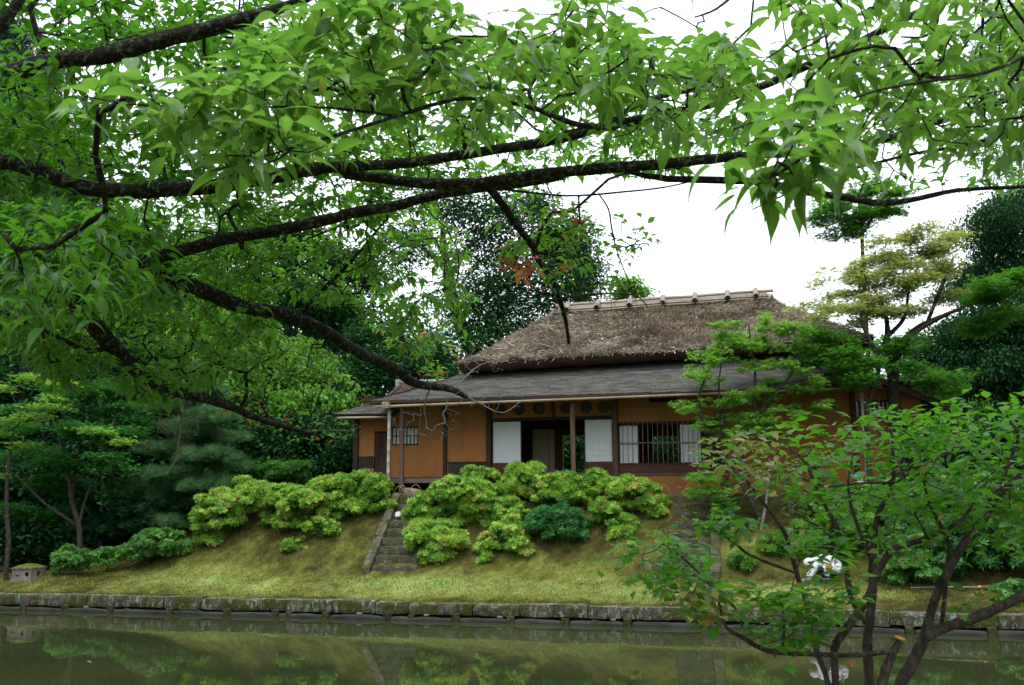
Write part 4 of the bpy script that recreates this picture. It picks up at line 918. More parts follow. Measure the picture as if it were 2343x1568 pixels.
#PART3
# ================================================================== BACKGROUND TREES
def base_ground(x, Y):
    s, t = to_st(np.array([x, Y, 0])); return G(s, t) if t > .22 else .9
def blob_pts(blobs, n):
    """points in the crown: each blob is (px, py, rx px, ry px, Y, depth radius m), denser towards its skin"""
    vol = np.array([b_[2] * b_[3] for b_ in blobs], float) ** .9; cnt = np.maximum(3, (n * vol / vol.sum()).astype(int)); out = []
    for b_, c in zip(blobs, cnt):
        ctr = at(b_[0], b_[1], b_[4]); rx, rz = b_[2] * b_[4] / F, b_[3] * b_[4] / F
        d = norm(rng.normal(size=(c, 3))); r = rng.random(c) ** .42
        out.append(ctr + d * r[:, None] * np.array([rx, b_[5], rz]))
    return np.vstack(out)
def tree(name, label, cat, trunks, blobs, n_att, k, leaf, mat, tpl=LT_dia, spread=.22, flat=.5, droop=.25, bark=None, group=None, seg=.5, tip=.006, up_n=1., tiers=None,
         jit=.35, tmax=.12, foliage='crown', ground_it=True, bend=.15, twigs=True, patch=None):
    bark = bark or M_bark_dk; tr = Tree(); first = None; polys = []
    for ti, tk in enumerate(trunks):
        P, r = limb_px(tk, 4)
        if ti == 0 and ground_it:
            g = base_ground(P[0][0], P[0][1]); q = P[0].copy(); q[2] = g - .08
            if P[0][2] > g + .05: P = np.vstack([q, P]); r = np.concatenate([[r[0] * 1.15], r])
        att = -1
        if ti > 0: att = int(np.argmin(np.linalg.norm(np.array(tr.P) - P[0], axis=1)))
        tr.limb(P, r, att); polys.append((P, r))
    base = polys[0][0][0].copy(); root = thing(name, label, cat, tuple(base), 0, group)
    for i, (P, r) in enumerate(polys): link('trunk' if i == 0 else 'limb', limb_mesh('trunk', P, r, bark, base, 9), root)
    Att = blob_pts(blobs, n_att)
    if tiers: Att[:, 2] = np.round(Att[:, 2] / tiers) * tiers + rng.normal(size=len(Att)) * tiers * .10
    tr.grow(Att, seg, bend).radii(tip, 2.3, tmax)
    if twigs: link('branches', tr.twig_mesh('branches', bark, base, 4), root, None, 'stuff')
    C, D = Att[tr.att_order], tr.tipdir()
    P, A, N, S = cluster_leaves(C, D, int(k * (1.9 if leaf > .12 else 1.3)), leaf * (1.25 if leaf > .12 else 1.1), spread, droop, flat, up_n, jit)
    leaf_obj(foliage, tpl, P, A, N, S, mat, root, base)
    if patch:
        m_ = rng.random(len(C)) < patch[1]; P, A, N, S = cluster_leaves(C[m_], D[m_], k, leaf, spread, droop, flat, up_n, jit); leaf_obj('turning_leaves', tpl, P, A, N, S, patch[0], root, base)
    return root
STAR = star_template()
# tall evergreen behind the house and its neighbours
tree('evergreen_tree', 'tall dark evergreen tree with visible spreading limbs behind the left end of the thatch', 'tree',
     [[(1120, 900, 44, 34), (1060, 760, 44, 30), (1030, 660, 44, 26), (1018, 590, 44, 20), (1010, 500, 44, 8)], [(1022, 620, 44, 13), (960, 560, 44, 8), (900, 520, 44, 3)], [(1022, 610, 44, 13), (1080, 560, 43, 9), (1130, 520, 43, 3)], [(1020, 590, 44, 10), (980, 530, 44, 4)]],
     [(1030, 460, 120, 60, 44, 3), (1130, 540, 110, 70, 44, 3), (1170, 640, 130, 80, 44, 3.5), (1090, 700, 110, 80, 43, 3), (1200, 740, 110, 70, 43, 3), (1090, 790, 90, 60, 42, 3), (930, 560, 70, 60, 45, 3), (1180, 470, 70, 40, 44, 3), (1290, 650, 60, 80, 44, 2.5)],
     820, 17, .18, L_dark, spread=.40, seg=.9, tmax=.14)
tree('evergreen_tree', 'lighter rounded evergreen crown behind the thatch ridge, right of the tall dark evergreen', 'tree',
     [[(1330, 900, 46, 16), (1325, 720, 46, 13), (1320, 600, 46, 6)]], [(1310, 570, 55, 85, 46, 2.5), (1340, 640, 40, 60, 46, 2), (1260, 560, 50, 60, 46, 2), (1230, 470, 40, 35, 46, 2)], 300, 20, .17, L_dark, spread=.38, seg=.9)
tree('bright_tree', 'small bright green treetop showing just above the bamboo ridge of the thatch', 'tree',
     [[(1445, 800, 44, 8), (1444, 700, 44, 5)]], [(1442, 655, 30, 18, 44, 1), (1425, 672, 22, 12, 44, .8), (1460, 668, 20, 12, 44, .8)], 40, 26, .17, L_maple, spread=.22, seg=.5)
tree('evergreen_tree', 'dark feathery evergreen left of centre with sky showing through its top', 'tree',
     [[(760, 1000, 40, 26), (770, 760, 40, 20), (775, 600, 40, 12), (780, 500, 40, 5)]], [(700, 560, 80, 45, 40, 2.5), (800, 610, 60, 40, 40, 2), (660, 640, 70, 50, 39, 2.5), (850, 640, 35, 30, 40, 1.5), (740, 700, 110, 60, 38, 2.5), (620, 520, 70, 50, 40, 2)],
     420, 22, .19, L_dark, spread=.40, seg=.8)
tree('conifer_tree', 'dark blue green conifer at the top left behind the cherry boughs', 'tree',
     [[(60, 1100, 36, 40), (60, 700, 36, 32), (55, 350, 36, 20), (50, 60, 36, 8)]],
     [(40, 180, 90, 70, 36, 2.5), (90, 330, 130, 80, 36, 3), (60, 480, 150, 80, 36, 3), (180, 560, 110, 70, 36, 3), (60, 640, 150, 90, 36, 3), (10, 90, 60, 60, 36, 2)],
     560, 26, .24, L_conifer, tuft_template(6, .10), spread=.42, seg=.9)
tree('broadleaf_tree', 'mid green broadleaf tree behind the pine, left of the house roof', 'tree',
     [[(640, 1100, 34, 20), (650, 950, 34, 15), (660, 800, 34, 6)]],
     [(620, 830, 100, 60, 34, 2), (720, 860, 80, 50, 34, 2), (560, 900, 80, 60, 33, 2), (680, 930, 90, 45, 33, 1.6), (760, 920, 60, 40, 33, 1.6), (520, 780, 110, 60, 34, 2)], 560, 22, .17, L_light, LT_far, spread=.3, seg=.6, droop=.5)
tree('evergreen_tree', 'dark glossy evergreen mass against the left wall of the house', 'tree',
     [[(730, 1150, 32, 24), (735, 1050, 32, 18), (740, 900, 32, 8)]],
     [(700, 1000, 100, 60, 32, 1.8), (780, 1040, 50, 60, 31, 1.5), (650, 1060, 110, 50, 31.5, 1.8), (760, 1090, 60, 40, 31, 1.3), (590, 1010, 80, 60, 32, 1.8), (800, 880, 70, 50, 34, 2), (870, 840, 80, 50, 35, 2), (950, 800, 90, 50, 37, 2), (1000, 850, 70, 40, 37, 2), (850, 780, 60, 50, 36, 2)],
     820, 22, .15, L_dark, spread=.28, seg=.6)
tree('evergreen_tree', 'near black evergreen filling the deep shade at the far left edge', 'tree',
     [[(40, 1200, 33, 34), (50, 950, 33, 26), (60, 760, 33, 10)]],
     [(-60, 820, 130, 130, 34, 3), (60, 900, 130, 110, 34, 3), (-30, 1080, 140, 120, 33, 3), (120, 1100, 130, 120, 33, 2.5), (250, 1000, 130, 110, 34, 2.5), (330, 880, 140, 100, 35, 2.5), (450, 980, 100, 120, 34, 2), (380, 1140, 120, 80, 32, 2), (30, 1230, 120, 60, 31, 1.5)],
     950, 22, .20, L_dark, spread=.40, seg=.8)
tree('broadleaf_tree', 'leafy tree rising behind the cherry in the upper left', 'tree',
     [[(420, 1050, 38, 30), (430, 760, 38, 24), (440, 560, 38, 8)]],
     [(330, 560, 150, 90, 38, 3), (460, 640, 150, 90, 38, 3), (250, 720, 140, 90, 38, 3), (520, 560, 110, 60, 39, 2.5), (400, 760, 150, 80, 37, 2.5)], 560, 22, .20, L_mid, spread=.42, seg=.8)
# layered maple on the left
mp_bl = []
for x, y, rx in ((170, 900, 80), (80, 930, 90), (240, 940, 90), (120, 985, 110), (260, 1000, 100), (40, 1040, 100), (180, 1050, 120), (290, 1060, 80), (90, 1110, 110), (220, 1120, 110), (300, 1140, 60), (20, 1160, 70), (150, 1170, 80), (250, 890, 60), (300, 960, 60)):
    mp_bl.append((x, y, rx * .85, 13, 28.5 + rng.uniform(-1.2, .8), 1.2))
tree('layered_maple', 'layered green maple on the left behind the low azaleas', 'maple tree',
     [[(183, 1252, 27.5, 13), (180, 1200, 27.6, 11), (165, 1150, 27.8, 10), (150, 1050, 28, 7), (120, 960, 28, 3)], [(178, 1205, 27.6, 9), (150, 1185, 27.4, 8), (100, 1150, 27.3, 6), (40, 1090, 27.3, 3)], [(180, 1200, 27.6, 8), (200, 1130, 27.8, 6), (235, 1050, 28, 4), (260, 960, 28.3, 3)], [(165, 1150, 27.8, 6), (175, 1060, 28.3, 5), (200, 940, 28.4, 3)]],
     [(x + rng.uniform(-.7, .7) * rx, y + rng.uniform(-14, 14), rx * .45, ry * .9, Y_, .7) for x, y, rx, ry, Y_, d_ in mp_bl for _ in range(4)], 800, 22, .085, L_maple_dark, STAR, spread=.20, flat=.75, seg=.4, tip=.004, droop=.15, bark=M_bark_gr, tmax=.03)
tree('layered_maple', 'paler sprays of a second maple at the left edge below the cherry', 'maple tree',
     [[(20, 1240, 26.5, 10), (15, 1120, 26.5, 8), (30, 980, 26.5, 4)]],
     [(x + rng.uniform(-.8, .8) * rx, y + rng.uniform(-16, 16), rx * .4, ry * .8, Y_, .5) for x, y, rx, ry, Y_, d_ in [(30, 880, 70, 13, 26.5, .8), (120, 878, 60, 10, 26.5, .8), (60, 960, 80, 11, 26.5, .8), (-10, 1000, 70, 12, 26.5, .8), (10, 1080, 60, 10, 26.5, .8), (240, 1000, 60, 9, 26, .6), (120, 920, 60, 9, 26, .6)] for _ in range(3)],
     190, 16, .08, L_maple, STAR, spread=.16, flat=.8, seg=.4, tip=.004, droop=.1, bark=M_bark_gr, tmax=.03)
# pine
pn = [(430, 855, 45, 18), (470, 900, 60, 16), (400, 930, 60, 17), (490, 950, 60, 16), (430, 985, 70, 17), (520, 1000, 45, 14), (380, 1030, 60, 16), (470, 1045, 75, 17), (530, 1070, 45, 14), (400, 1090, 75, 16), (480, 1110, 70, 16), (360, 1130, 70, 16), (430, 1160, 90, 16), (340, 1180, 60, 14), (400, 1200, 60, 12)]
tree('pine_tree', 'soft grey green pine with cloud like needle pads, left of the house', 'pine tree',
     [[(455, 1240, 29, 15), (440, 1150, 29, 13), (465, 1050, 29, 10), (445, 950, 29, 8), (440, 860, 29, 4)]],
     [(x, y, rx, ry, 28.5 + rng.uniform(-.8, .8), 1.0) for x, y, rx, ry in pn], 430, 14, .17, L_pine, tuft_template(14, .05), spread=.12, flat=.5, seg=.4, tip=.006, droop=-.4, tmax=.05, foliage='needle_pads')
# right hand trees
tree('evergreen_tree', 'large dark evergreen with drooping leaves at the right edge beside the house', 'tree',
     [[(2200, 1150, 31, 22), (2190, 1000, 31, 18), (2230, 800, 31, 16), (2270, 600, 31, 8)]],
     [(2280, 520, 80, 60, 30, 2), (2330, 610, 80, 80, 30, 2), (2230, 640, 60, 50, 31, 1.8), (2290, 740, 110, 80, 30, 2.2), (2190, 790, 90, 60, 31, 2), (2260, 850, 110, 60, 30, 2), (2140, 850, 60, 45, 32, 1.6), (2340, 900, 60, 60, 30, 2), (2320, 470, 60, 50, 31, 2)],
     1300, 34, .12, L_dark, LT_far, spread=.26, seg=.6, droop=.6)
tree('broadleaf_tree', 'sparse small leaved tree high at the top right against the sky', 'tree',
     [[(2420, 1000, 27, 20), (2400, 600, 27, 16), (2360, 300, 27, 11), (2310, 120, 27, 5)]],
     [(2310, 60, 90, 60, 27, 1.5), (2290, 160, 80, 60, 27, 1.5), (2330, 280, 80, 60, 27, 1.5), (2260, 230, 50, 40, 27, 1.2), (2320, 380, 60, 50, 27, 1.3), (2260, 350, 40, 30, 27, 1)],
     360, 16, .10, L_mid, spread=.20, seg=.4, tmax=.04)
tree('slender_tree', 'slender tree with a flat dark crown high against the sky on the right', 'tree',
     [[(1995, 1000, 33, 10), (1985, 800, 33, 9), (1978, 680, 33, 9), (1972, 560, 33, 9), (1970, 500, 33, 7), (1960, 450, 33, 3)], [(1972, 540, 33, 4), (1995, 500, 33, 4), (2020, 470, 33, 2)], [(1972, 520, 33, 4), (1930, 490, 33, 3), (1880, 470, 33, 2)]],
     [(1955, 500, 75, 24, 33, 1.2), (1900, 470, 50, 20, 33, 1), (2020, 480, 60, 18, 33, 1), (1930, 535, 55, 14, 33, .9), (1985, 440, 60, 20, 33, 1), (1880, 500, 30, 14, 33, .7), (2050, 445, 30, 12, 33, .7)],
     260, 20, .11, L_mid, STAR, spread=.17, flat=.7, seg=.4, tip=.005, bark=M_bark_gr, tmax=.03)
ym = [(1905, 690, 70, 12), (1880, 640, 30, 8), (1960, 650, 70, 14), (2010, 620, 60, 14), (2080, 560, 80, 16), (2060, 590, 90, 14), (2130, 545, 60, 16), (2000, 690, 80, 14), (2080, 650, 80, 15), (2150, 620, 80, 16), (1930, 720, 60, 12), (2050, 720, 80, 14), (2140, 690, 70, 14), (1860, 700, 40, 9), (1990, 580, 40, 10), (2100, 610, 60, 12)]
yr = tree('yellowing_maple', 'maple turning yellow and orange above the right end of the thatch', 'maple tree',
     [[(2049, 1010, 25, 30), (2047, 939, 25, 28), (2042, 875, 25, 27), (2051, 808, 25, 24), (2093, 757, 25, 18), (2149, 727, 25, 12), (2200, 705, 25, 6)], [(2045, 850, 25, 18), (2025, 799, 25, 16), (2030, 757, 25, 13), (2020, 700, 25, 7), (1990, 650, 25, 3)], [(2030, 770, 25, 11), (2068, 727, 25, 9), (2080, 660, 25, 5), (2110, 590, 25, 3)], [(2120, 740, 25, 9), (2160, 640, 25, 9), (2180, 590, 25, 5)]],
     [(x + rng.uniform(-1.0, 1.0) * rx, y + rng.uniform(-22, 22), rx * .45, ry * .9, 25 + rng.uniform(-.9, .9), .6) for x, y, rx, ry in ym for _ in range(4)], 800, 17, .08, L_maple_yel, STAR, spread=.17, flat=.75, seg=.35, tip=.004, droop=.15, tmax=.025)
gm = [(2240, 690, 100, 18), (2300, 650, 90, 20), (2200, 740, 80, 16), (1900, 790, 70, 13), (1960, 800, 60, 12), (2020, 820, 60, 16), (2080, 790, 60, 16), (1850, 820, 60, 12), (1990, 870, 60, 14), (2110, 850, 70, 18), (1940, 845, 60, 12), (2150, 880, 60, 18), (2300, 720, 70, 16), (1880, 760, 50, 10)]
tree('green_maple', 'green maple with twin mottled trunks in front of the right wing window', 'maple tree',
     [[(1983, 1000, 24.2, 12), (1983, 939, 24.2, 11), (1996, 892, 24.2, 10), (2009, 850, 24.2, 10), (2004, 808, 24.2, 10), (1987, 774, 24.2, 9), (1970, 727, 24.2, 8), (1987, 672, 24.2, 5), (1975, 620, 24.2, 3)], [(2006, 830, 24.2, 7), (2080, 770, 24.2, 6), (2160, 720, 24.2, 4), (2250, 690, 24.2, 3)]],
     [(x + rng.uniform(-.7, .7) * rx, y + rng.uniform(-18, 18), rx * .42, ry * .9, 24.4 + rng.uniform(-.9, .9), .5) for x, y, rx, ry in gm for _ in range(4)], 820, 17, .08, L_mid, STAR, spread=.17, flat=.7, seg=.35, tip=.004, droop=.15, bark=M_bark_gr, tmax=.025)
tree('broadleaf_tree', 'green tree closing the view behind the right wing of the house', 'tree',
     [[(2230, 1200, 36, 20), (2220, 1000, 36, 16), (2200, 850, 36, 8)]], [(2170, 930, 80, 50, 36, 2), (2250, 960, 90, 60, 36, 2), (2110, 860, 60, 40, 37, 2), (2340, 980, 70, 70, 36, 2), (2200, 1030, 110, 60, 35, 2), (2060, 800, 60, 40, 38, 2)], 420, 20, .17, L_mid, spread=.32, seg=.6)
# the back garden seen through the house
for i, (x, y, rx, ry, Y, lab) in enumerate(((1300, 1030, 60, 50, 42, 'shrub mass in the back garden seen through the open middle doorway'), (1530, 1020, 70, 50, 41, 'shrub mass in the back garden seen through the barred window'))):
    tree('garden_tree', lab, 'tree', [[(x, 1120, Y, 14), (x + 8, 1050, Y, 10), (x + 3, 990, Y, 5)]], [(x, y, rx, ry, Y, 1.5), (x + 30, y - 20, rx * .7, ry * .8, Y + .5, 1.5), (x - 40, y + 20, rx * .6, ry * .6, Y, 1)], 170, 22, .16, L_dark, spread=.3, seg=.5)

# ================================================================== BUSHES
ROS = rosette_template(7, .50, .30); ROS5 = rosette_template(5, .3, .30)
def t_at(x, y, t):
    d = ray(x, y); k = (t - np.dot(CAM - ORG, Vt)) / np.dot(d, Vt); return CAM + d * k
def t_ground(x, y):
    for t in np.arange(.3, 6.5, .04):
        p_ = t_at(x, y, t); s_, _ = to_st(p_)
        if p_[2] <= G(s_, t): return float(t)
    return 4.6
def bush(name, label, cat, puffs, t, mat, stems, size=.100, rho=420, sub=.13, inner=L_azalea_in, tpl=ROS, group=None, dr=.9, ymax=.75, bark=M_bark_gr):
    if t is None: t = t_ground(*stems[0]) + .12
    w_ = None; allp = []; att = []; inn = []; nrm = []
    for (x, y, rx, ry) in puffs:
        c = t_at(x, y, t + rng.uniform(-.15, .15)); w_ = (c - CAM) @ fw; a, b_ = rx * w_ / F, ry * w_ / F; dd = min(max(a, .3), dr) * ymax
        nsub = max(6, int(11 * (a * b_ + a * dd + b_ * dd) / (sub * 2.2) ** 2 * .33))
        d = norm(rng.normal(size=(nsub * 2, 3))); d = d[(d[:, 2] > -.55)][:nsub]
        sc_ = c + d * np.array([a, dd, b_]) * rng.uniform(.72, .98, (len(d), 1)); att.append(sc_)
        for q, dq in zip(sc_, d):
            rr_ = sub * rng.uniform(.65, 1.25); m_ = int(rho * rr_ * rr_ * 2.4 * 4)
            e = norm(rng.normal(size=(m_, 3)) + dq * .8 + np.array([0, 0, .55])); allp.append(q + e * rr_ * np.array([1.15, 1.15, .55]) * rng.uniform(.5, 1.5, (m_, 1))); nrm.append(e)
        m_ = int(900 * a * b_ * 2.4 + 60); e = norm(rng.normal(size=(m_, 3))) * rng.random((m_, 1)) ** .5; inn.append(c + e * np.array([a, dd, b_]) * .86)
    P = np.vstack(allp); N = np.vstack(nrm); inn = np.vstack(inn)
    # keep everything above the bank
    def above(Q):
        s_ = (Q - ORG) @ Us; t__ = (Q - ORG) @ Vt; return Q[:, 2] > ground(s_, t__) + .03
    k_ = above(P); P, N = P[k_], N[k_]; inn = inn[above(inn)]
    st = []
    for (x, y) in stems:
        b_ = t_at(x, y, t); s_, tt_ = to_st(b_); b_[2] = G(s_, tt_) - .05; st.append(b_)
    base = st[0]; root = thing(name, label, cat, tuple(base), 0, group); tr = Tree()
    for i, b_ in enumerate(st):
        ctr = np.vstack(att).mean(0) if len(st) == 1 else t_at(puffs[i % len(puffs)][0], puffs[i % len(puffs)][1], t)
        Pp = spline(np.array([b_, b_ * .7 + ctr * .3 + rng.normal(size=3) * .04, b_ * .35 + ctr * .65]), 3); r = np.linspace(.024, .014, len(Pp))
        tr.limb(Pp, r); link('stem', limb_mesh('stem', Pp, r, bark, base, 6), root)
    tr.grow(np.vstack(att), .18, .15).radii(.004, 2.3, .018); link('branches', tr.twig_mesh('branches', bark, base, 4), root, None, 'stuff')
    Az = norm(rng.normal(size=P.shape)); leafN = N * .7 + np.array([0, 0, .5]) + rng.normal(size=P.shape) * .35
    # rosette template has its axis on +Z
    r_ = np.clip(.38 + .6 * fbm(P[:, 0] * 2.2, (P[:, 1] + P[:, 2]) * 2.2, 7) + rng.normal(size=len(P)) * .33, 0, 1)
    leaf_obj('leaf_tips', tpl, P, Az, leafN, size * rng.uniform(.7, 1.25, len(P)), mat, root, base, rnd=r_)
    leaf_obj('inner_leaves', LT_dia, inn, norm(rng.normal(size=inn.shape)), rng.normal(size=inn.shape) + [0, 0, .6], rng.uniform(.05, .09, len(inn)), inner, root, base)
    return root
AZ = 'bright azalea bushes on the bank'
bush('azalea_bush', 'bright azalea at the left end of the clipped row, on a thin stem', 'azalea', [(500, 1168, 52, 44), (545, 1150, 38, 26), (488, 1238, 34, 26), (465, 1200, 26, 26), (520, 1200, 30, 20)], 3.3, L_azalea, [(498, 1272), (510, 1250)], group=AZ)
bush('azalea_bush', 'airy azalea behind the second bush from the left, leaning over a dark gap', 'azalea', [(590, 1135, 55, 26), (640, 1140, 40, 26), (560, 1110, 18, 14), (630, 1190, 26, 26)], 3.9, L_azalea, [(610, 1225)], group=AZ)
bush('azalea_bush', 'azalea with bare pale twigs showing through, left of the stone steps', 'azalea', [(690, 1150, 42, 36), (660, 1195, 30, 22), (730, 1210, 30, 22), (680, 1255, 26, 22)], 3.4, L_azalea, [(690, 1278), (650, 1235)], group=AZ)
bush('azalea_bush', 'big mounded azalea just left of the bamboo downpipe', 'azalea', [(765, 1125, 56, 34), (830, 1115, 50, 36), (800, 1155, 62, 32), (862, 1150, 30, 26), (770, 1172, 30, 18)], 4.2, L_azalea, [(790, 1200), (835, 1195)], group=AZ)
bush('azalea_bush', 'largest azalea, spreading right from the top of the left steps', 'azalea', [(1000, 1165, 62, 40), (1060, 1125, 70, 30), (1115, 1150, 66, 38), (965, 1185, 36, 26), (1045, 1190, 50, 26), (1120, 1195, 40, 20), (1170, 1170, 40, 30)], 4.0, L_azalea, [(1040, 1225), (1110, 1215)], group=AZ)
bush('azalea_bush', 'azalea at the foot of the left steps, lowest of the bushes', 'azalea', [(990, 1222, 56, 28), (1030, 1240, 38, 24), (965, 1245, 34, 24), (1000, 1275, 34, 22)], 3.0, L_azalea, [(1000, 1296)], group=AZ)
bush('azalea_bush', 'tall azalea standing against the open doorway', 'azalea', [(1205, 1090, 44, 30), (1245, 1115, 44, 30), (1175, 1120, 36, 26), (1270, 1140, 44, 22)], 4.5, L_azalea, [(1215, 1160)], group=AZ)
bush('azalea_bush', 'small azalea between the lowest azalea and the blue green bush, with reddish tips', 'azalea', [(1155, 1235, 46, 26), (1125, 1250, 30, 22), (1165, 1205, 28, 20), (1180, 1255, 28, 20), (1115, 1280, 15, 12)], 3.1, L_azalea, [(1150, 1278)], group=AZ)
bush('blue_green_bush', 'dense dark blue green bush with narrow leaves among the pale azaleas', 'bush', [(1275, 1195, 62, 38), (1315, 1210, 34, 32), (1235, 1205, 32, 30), (1285, 1232, 46, 24)], 3.5, L_nandina, [(1280, 1255)], size=.10, rho=430, sub=.15, tpl=rosette_template(6, .6, .24))
bush('azalea_bush', 'azalea below the middle veranda post, behind the blue green bush', 'azalea', [(1330, 1095, 42, 24), (1365, 1115, 36, 24), (1320, 1130, 50, 26), (1360, 1150, 36, 30)], 4.5, L_azalea, [(1340, 1170)], group=AZ)
bush('azalea_bush', 'azalea in front of the ochre wall under the barred window', 'azalea', [(1430, 1118, 56, 24), (1470, 1140, 44, 30), (1490, 1170, 34, 22), (1400, 1145, 34, 20)], 4.2, L_azalea, [(1450, 1195)], group=AZ)
bush('azalea_bush', 'narrow azalea right of the blue green bush, trailing down the bank', 'azalea', [(1400, 1190, 34, 26), (1420, 1215, 38, 26), (1405, 1240, 26, 16), (1440, 1250, 18, 12), (1380, 1170, 26, 20)], 3.6, L_azalea, [(1415, 1268)], group=AZ)
bush('azalea_bush', 'tiny azalea tuft in front of the low lattice window', 'azalea', [(1085, 1084, 22, 10), (1110, 1090, 22, 10)], 4.9, L_azalea, [(1095, 1110)], group=AZ)
LA = 'low green azaleas at the left end of the mound'
bush('low_azalea', 'rounded green azalea nearest the stone lantern box', 'azalea', [(160, 1275, 32, 24), (195, 1285, 34, 22), (150, 1298, 24, 14)], 2.1, L_azalea_low, [(175, 1315)], size=.06, sub=.12, group=LA)
bush('low_azalea', 'small dull green azalea between the two rounded ones on the left', 'azalea', [(245, 1275, 28, 22)], 2.5, L_azalea_low, [(245, 1300)], size=.055, sub=.12, group=LA)
bush('low_azalea', 'wide green azalea on the left shoulder of the mound', 'azalea', [(320, 1262, 46, 26), (375, 1240, 56, 28), (400, 1255, 26, 16), (345, 1230, 34, 16)], 2.9, L_azalea_low, [(345, 1290), (385, 1270)], size=.062, sub=.14, group=LA)
bush('dark_shrub', 'dark shrub between the pine and the wide low azalea', 'shrub', [(300, 1195, 80, 36), (230, 1215, 50, 30), (380, 1185, 60, 30), (330, 1160, 60, 26)], 4.2, L_dark, [(310, 1240)], size=.10, rho=300, sub=.2, inner=L_dark)
bush('dark_shrub', 'dark shrub hiding the ground left of the bright azaleas', 'shrub', [(470, 1120, 70, 36), (560, 1080, 60, 30), (640, 1085, 60, 24), (430, 1160, 50, 34)], 6.0, L_mid, [(480, 1180)], size=.10, rho=260, sub=.22, inner=L_dark)
# right bank
bush('rounded_shrub', 'rounded glossy green shrub on the lawn right of the crouching gardener', 'shrub', [(2060, 1285, 46, 36), (2105, 1300, 40, 34), (2080, 1255, 44, 26), (2040, 1315, 24, 22)], None, L_azalea_low, [(2075, 1340)], size=.075, sub=.15, inner=L_azalea_in)
bush('large_leaved_shrub', 'large leaved dark shrub at the right edge above the broom', 'shrub', [(2230, 1250, 70, 44), (2310, 1270, 60, 50), (2180, 1230, 50, 36), (2290, 1210, 60, 36)], None, L_nandina, [(2260, 1330)], size=.13, rho=230, sub=.2, inner=L_dark, tpl=ROS5)
bush('green_shrub', 'green shrub below the right wing wall, above the glossy rounded shrub', 'shrub', [(2120, 1180, 80, 40), (2200, 1170, 80, 50), (2280, 1150, 80, 54), (2040, 1205, 60, 36), (2340, 1190, 60, 60), (2160, 1120, 80, 40)], None, L_azalea_low, [(2140, 1230), (2250, 1230)], size=.085, rho=360, sub=.2, inner=L_dark)
bush('leafy_shrub', 'loose light green shrub behind the crouching gardener', 'shrub', [(1830, 1235, 50, 30), (1900, 1225, 56, 34), (1970, 1245, 50, 38), (1780, 1250, 30, 20), (1940, 1190, 50, 30)], None, L_maple, [(1880, 1272)], size=.11, rho=300, sub=.16, inner=L_azalea_in, tpl=ROS5)
bush('small_plant', 'small bright leafy plant on the lawn right of the right hand steps', 'plant', [(1690, 1285, 26, 15), (1705, 1278, 20, 12)], None, L_maple, [(1690, 1305)], size=.13, rho=230, sub=.09, tpl=ROS5)
bush('small_plant', 'small green shrub beside the head of the right hand steps', 'plant', [(1660, 1185, 30, 26), (1690, 1210, 26, 18)], None, L_azalea_low, [(1668, 1225)], size=.07, rho=400, sub=.12)
bush('small_plant', 'leafy sprout at the foot of the glossy rounded shrub', 'plant', [(2025, 1320, 20, 14)], None, L_maple, [(2028, 1335)], size=.12, rho=260, sub=.08, tpl=ROS5)
bush('small_plant', 'low green clump at the right end of the bare lawn, past the broom', 'plant', [(2290, 1365, 26, 18), (2320, 1350, 26, 18)], None, L_azalea_low, [(2300, 1385)], size=.08, rho=330, sub=.1)
bush('dark_shrub', 'dark foliage filling the corner between the right wing and the edge', 'shrub', [(2190, 1090, 60, 50), (2260, 1060, 70, 60), (2330, 1040, 60, 70)], 6.5, L_dark, [(2230, 1150)], size=.12, rho=230, sub=.25, inner=L_dark)

